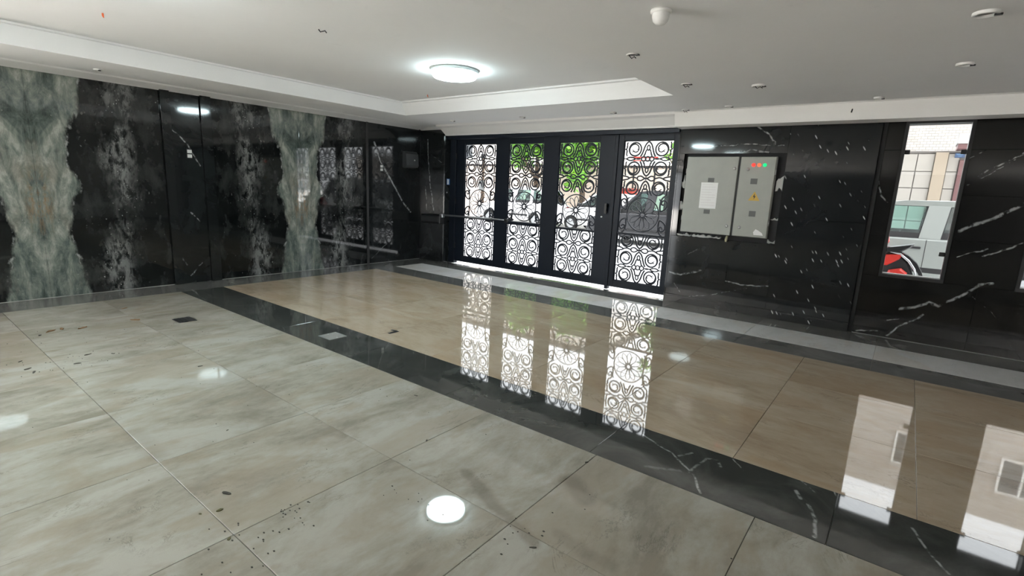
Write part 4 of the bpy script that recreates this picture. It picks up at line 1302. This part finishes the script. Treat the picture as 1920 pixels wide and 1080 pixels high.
def car(label, group, paint, tall=1.0, sedan=False, fwd=0.0):
    t = thing('car', (0, 0, 0), label, 'car', group)
    a1 = [(1.25 + .335 * math.cos(a), .29 + .335 * math.sin(a)) for a in [0.0 + PI * q / 8 for q in range(9)]]
    a2 = [(-1.25 + .335 * math.cos(a), .29 + .335 * math.sin(a)) for a in [0.0 + PI * q / 8 for q in range(9)]]
    poly = [(-1.93, .27), (-1.98, .45), (-1.95, .64), (-1.86, .76), (-1.5, .85), (-1.02, .925), (-0.92, .945), (0.4, .965), (1.74, .98), (1.93, .90), (1.985, .62), (1.97, .40), (1.92, .27), (1.60, .27)] + a1 + [(0.905, .24), (-0.905, .24)] + a2 + [(-1.60, .27)]
    layered(poly, [-.83, -.81, -.74, .74, .81, .83], [.05, .015, 0, 0, .015, .05]).build('body', paint, t)
    rt = 1.50 * tall
    if sedan:
        roof = [(-.38, rt - .06), (-.1, rt - .005), (.4, rt + .015), (.8, rt - .005), (1.02, rt - .06), (1.0, rt - .09), (-.36, rt - .09)]
        xr0, xr1, xb = -.36, 1.0, 1.5
    else:
        roof = [(-.38 - fwd, rt - .06), (-.1 - fwd * .7, rt - .005), (.5, rt + .02), (1.1, rt + .0), (1.52, rt - .05), (1.52, rt - .09), (-.36 - fwd, rt - .09)]
        xr0, xr1, xb = -.36 - fwd, 1.5, 1.80
    layered(roof, [-.65, -.62, -.5, .5, .62, .65], [.03, .008, 0, 0, .008, .03]).build('roof', paint, t)
    zr = rt - .075
    xa0 = -.97 - fwd * .7
    for s in (-1, 1):
        b = MB()
        pbar(b, (xa0, s * .755, .935), (xr0 + .05, s * .635, zr), .045, .025).build('pillar', paint, t)
        pbar(MB(), (.05, s * .775, .955), (.11, s * .635, zr), .135, .022).build('pillar', paint, t)
        pbar(MB(), (1.02, s * .77, .965), ((.86 if sedan else 1.0), s * .635, zr), .07, .022).build('pillar', paint, t)
        pbar(MB(), (xb - .06, s * .755, .97), (xr1 - .06, s * .63, zr), .07, .025).build('pillar', paint, t)
        sw = [(xa0 + .05, -.085, xr0 + .1, -.025, .94), (.185, .95, .245, (.79 if sedan else .93), .96), (1.09, xb - .12, (.92 if sedan else 1.07), xr1 - .12, .965)]
        for b0, b1, t0, t1, zb in sw:
            if t1 - t0 < 0.03:
                t1 = t0 + .03
            o = MB()
            o.add([(b0, s * .752, zb), (b1, s * .752, zb), (t1, s * .628, zr), (t0, s * .628, zr), (b0, s * .746, zb), (b1, s * .746, zb), (t1, s * .622, zr), (t0, s * .622, zr)],
                  [(0, 1, 2, 3), (7, 6, 5, 4), (0, 4, 5, 1), (1, 5, 6, 2), (2, 6, 7, 3), (3, 7, 4, 0)])
            gl = o.build('side_window', M_CGLASS, t)
            o = MB()
            zm = zb + .10
            f = (zm - zb) / (zr - zb)
            o.add([(b0, s * .778, zb - .02), (b1, s * .778, zb - .02), (b1 + (t1 - b1) * f, s * .745, zm), (b0 + (t0 - b0) * f, s * .745, zm),
                   (b0, s * .75, zb - .02), (b1, s * .75, zb - .02), (b1 + (t1 - b1) * f, s * .72, zm), (b0 + (t0 - b0) * f, s * .72, zm)],
                  [(0, 1, 2, 3), (7, 6, 5, 4), (0, 4, 5, 1), (1, 5, 6, 2), (2, 6, 7, 3), (3, 7, 4, 0)])
            o.build('belt_trim', M_TRIM, gl)
            o = MB()
            for (p, q) in (((b0, s * .757, zb), (t0, s * .633, zr)), ((b1, s * .757, zb), (t1, s * .633, zr)), ((t0, s * .636, zr - .008), (t1, s * .636, zr - .008))):
                o.tube([p, q], .013, 6)
            o.build('window_seal', M_TRIM, gl)
        MB().bbox(-.90, .90, s * .825 - .012, s * .825 + .012, .42, .50, .005).build('side_moulding', M_TRIM, t)
        for x in (.02, .98):
            MB().bbox(x - .004, x + .004, s * .823 - .01, s * .823 + .01, .30, .94, .001).build('door_seam', M_TRIM, t)
        for x in (-.12, .82):
            MB().bbox(x - .085, x + .085, s * .835 - .014, s * .835 + .014, .79, .825, .006).build('door_handle', M_TRIM, t)
        m = MB().bbox(-.90, -.74, s * .90 - .05, s * .90 + .05, .96, 1.09, .02).build('wing_mirror', M_TRIM, t)
        MB().tube([(-.80, s * .78, .97), (-.80, s * .87, 1.0)], .015, 8).build('mirror_stalk', M_TRIM, m)
        MB().bbox(-1.975, -1.90, s * .58 - .14, s * .58 + .14, .60, .74, .02).build('headlamp', M_LIGHTG, t)
        MB().bbox(1.93, 1.99, s * .66 - .10, s * .66 + .10, .62, .86, .02).build('tail_lamp', M_TAIL, t)
        for x in (-1.25, 1.25):
            w = MB().lathe((x, s * .72, .29), (0, s, 0), [(0.17, -.08), (.27, -.085), (.29, -.06), (.29, .06), (.27, .085), (.19, .09), (.18, .06)], 28).build('tyre', M_TYRE, t)
            MB().lathe((x, s * .72, .29), (0, s, 0), [(.18, .03), (.185, .075), (.16, .08), (.12, .05), (.05, .06), (0.0, .075)], 20).build('wheel_rim', M_RIM, w)
        st = MB().bbox(-.05, .45, s * .36 - .24, s * .36 + .24, .30, .55, .05).build('seat', M_SEAT, t)
        pbar(MB(), (.42, s * .36, .5), (.58, s * .36, 1.10), .07, .23).build('seat_back', M_SEAT, st)
        MB().bbox(.52, .64, s * .36 - .13, s * .36 + .13, 1.12, 1.34, .04).build('headrest', M_SEAT, st)
    for (xa, za, ya, xc, zc2, yc, nm) in ((xa0, .94, .72, xr0 + .03, zr, .60, 'windscreen'), (xb, .975, .72, xr1 - .02, zr, .60, 'rear_window')):
        MB().add([(xa, -ya, za), (xa, ya, za), (xc, yc, zc2), (xc, -yc, zc2), (xa + .006, -ya, za), (xa + .006, ya, za), (xc + .006, yc, zc2), (xc + .006, -yc, zc2)],
                 [(0, 1, 2, 3), (7, 6, 5, 4), (0, 4, 5, 1), (1, 5, 6, 2), (2, 6, 7, 3), (3, 7, 4, 0)]).build(nm, M_CGLASS, t)
    MB().bbox(-2.02, -1.90, -.78, .78, .30, .48, .03).build('front_bumper', M_TRIM if not sedan else paint, t)
    MB().bbox(1.92, 2.03, -.78, .78, .32, .52, .03).build('rear_bumper', M_TRIM if not sedan else paint, t)
    MB().bbox(-1.99, -1.93, -.38, .38, .60, .72, .01).build('grille', M_TRIM, t)
    MB().bbox(-.85, -.52, -.68, .68, .80, .95, .03).build('dashboard', M_SEAT, t)
    MB().lathe((-.42, -.36, .90), (-.8, 0, .5), [(.16, -.012), (.18, 0), (.16, .012), (.145, 0), (.16, -.012)], 20).build('steering_wheel', M_TRIM, t)
    return t


M_CARW = plain('pale_car_paint', (0.24, 0.26, 0.245), 0.25, var=0.03)
M_CARG = plain('grey_car_paint', (0.035, 0.036, 0.04), 0.25, var=0.05)
M_CARW2 = plain('white_car_paint', (0.80, 0.80, 0.80), 0.25, var=0.03)
c = car('pale grey hatchback parked close outside the window', 'cars on the street', M_CARW, 1.035, fwd=0.35)
c.location = (0.27, 11.9, -0.05)
c.scale = (1.06, 1.06, 1.06)
c = car('white hatchback parked across the street before the leafy trees', 'cars on the street', M_CARW2, 1.06)
c.location = (-13.55, 18.2, -0.05)
c = car('white sedan parked across the street seen through the third gate panel', 'cars on the street', M_CARW2, 1.0, True)
c.location = (-9.30, 18.2, -0.05)
c = car('dark grey hatchback in the road seen through the narrow gate leaf', 'cars on the street', M_CARG, 1.10)
c.location = (-6.2, 15.3, -0.05)

# motorbike parked just outside the window, tail to the right
mb_ = thing('motorbike', (-0.55, 9.2, -0.03), 'black and red motorbike parked between the window and the pale hatchback', 'motorbike')
M_BRED = plain('bike_red', (0.55, 0.035, 0.025), 0.3)
M_BBLK = plain('bike_black', (0.012, 0.012, 0.013), 0.35)


def bike_wheel(x):
    w = MB().lathe((x, 9.2, .27), (0, 1, 0), [(.24, -.04), (.285, -.045), (.30, 0), (.285, .045), (.24, .04)], 32).build('tyre', M_TYRE, mb_)
    b = MB().lathe((x, 9.2, .27), (0, 1, 0), [(.24, -.03), (.25, 0), (.24, .03), (.225, 0), (.24, -.03)], 32)
    for q in range(8):
        a = q * PI / 4
        b.tube([(x, 9.2, .27), (x + .235 * math.cos(a), 9.2, .27 + .235 * math.sin(a))], .006, 5)
    b.lathe((x, 9.2, .27), (0, 1, 0), [(0, -.05), (.04, -.05), (.04, .05), (0, .05)], 14)
    b.build('spoked_rim', M_RIM, w)


bike_wheel(-1.25)
bike_wheel(0.02)
MB().tube([(-1.25, 9.12, .27), (-1.0, 9.14, .85)], .022, 10).tube([(-1.25, 9.28, .27), (-1.0, 9.26, .85)], .022, 10).build('front_fork', M_STEEL, mb_)
MB().tube([(-.95, 8.88, 1.0), (-1.0, 9.0, .98), (-1.0, 9.2, .93), (-1.0, 9.4, .98), (-.95, 9.52, 1.0)], .014, 8).build('handlebar', M_BBLK, mb_)
MB().tube([(-1.02, 9.2, .86), (-.75, 9.2, .55), (-.45, 9.2, .35), (-.2, 9.2, .42), (.02, 9.2, .27)], .03, 8).build('frame', M_BBLK, mb_)
MB().lathe((-.78, 9.2, .80), (1, 0, -.1), [(0, -.24), (.10, -.22), (.15, -.08), (.15, .08), (.10, .2), (0, .24)], 18).build('fuel_tank', M_BRED, mb_)
MB().lathe((-.55, 9.2, .38), (0, 1, 0), [(0, -.13), (.12, -.13), (.15, -.08), (.15, .08), (.12, .13), (0, .13)], 18).build('engine', M_RIM, mb_)
layered([(-.60, .80), (-.3, .80), (.0, .86), (.10, .93), (.12, .97), (-.05, .93), (-.3, .88), (-.58, .87)], [9.06, 9.09, 9.31, 9.34], [.03, 0, 0, .03]).build('seat', M_BBLK, mb_)
layered([(-.52, .62), (-.15, .64), (-.02, .74), (.02, .82), (-.3, .79), (-.52, .78)], [9.07, 9.10, 9.30, 9.33], [.03, 0, 0, .03]).build('side_cover', M_BRED, mb_)
layered([(-.16, .42), (.05, .44), (.10, .56), (.02, .62), (-.12, .58)], [9.05, 9.08, 9.14, 9.16], [.03, 0, 0, .03]).build('chain_guard', M_BRED, mb_)
fen = [(-.18, .86), (-.04, .86), (.08, .80), (.19, .70), (.26, .58), (.30, .47)]
b = MB()
for y0, y1 in ((9.10, 9.30),):
    inner = [(x - .035, z - .03) for x, z in fen]
    b.prism(fen + inner[::-1], y0, y1)
b.build('rear_mudguard', M_BBLK, mb_)
MB().tube([(-.16, 9.09, .845), (-.02, 9.085, .82), (.09, 9.085, .73), (.17, 9.085, .62), (.20, 9.085, .54)], [.010, .015, .017, .015, .008], 8).build('grab_rail', M_STEEL, mb_)
layered([(-.62, .40), (-.20, .34), (.10, .38), (.17, .52), (.10, .70), (.00, .80), (-.20, .86), (-.60, .84)], [9.10, 9.13, 9.27, 9.30], [.03, 0, 0, .03]).build('rear_body', M_BBLK, mb_)
layered([(-.30, .93), (-.20, .91), (-.17, .98), (-.19, 1.07), (-.26, 1.09), (-.31, 1.02)], [9.10, 9.13, 9.27, 9.30], [.02, 0, 0, .02]).build('tail_box', M_BRED, mb_)
MB().tube([(-.5, 9.06, .22), (-.1, 9.05, .25), (.25, 9.05, .34)], [.03, .04, .045], 10).build('exhaust', M_STEEL, mb_)
MB().lathe((-1.12, 9.2, .88), (-1, 0, 0), [(0, .09), (.07, .08), (.09, .03), (.06, -.05), (0, -.07)], 18).build('headlamp', M_LIGHTG, mb_)
MB().tube([(-.3, 9.08, .25), (-.26, 8.98, -.025)], .012, 8).build('side_stand', M_STEEL, mb_)
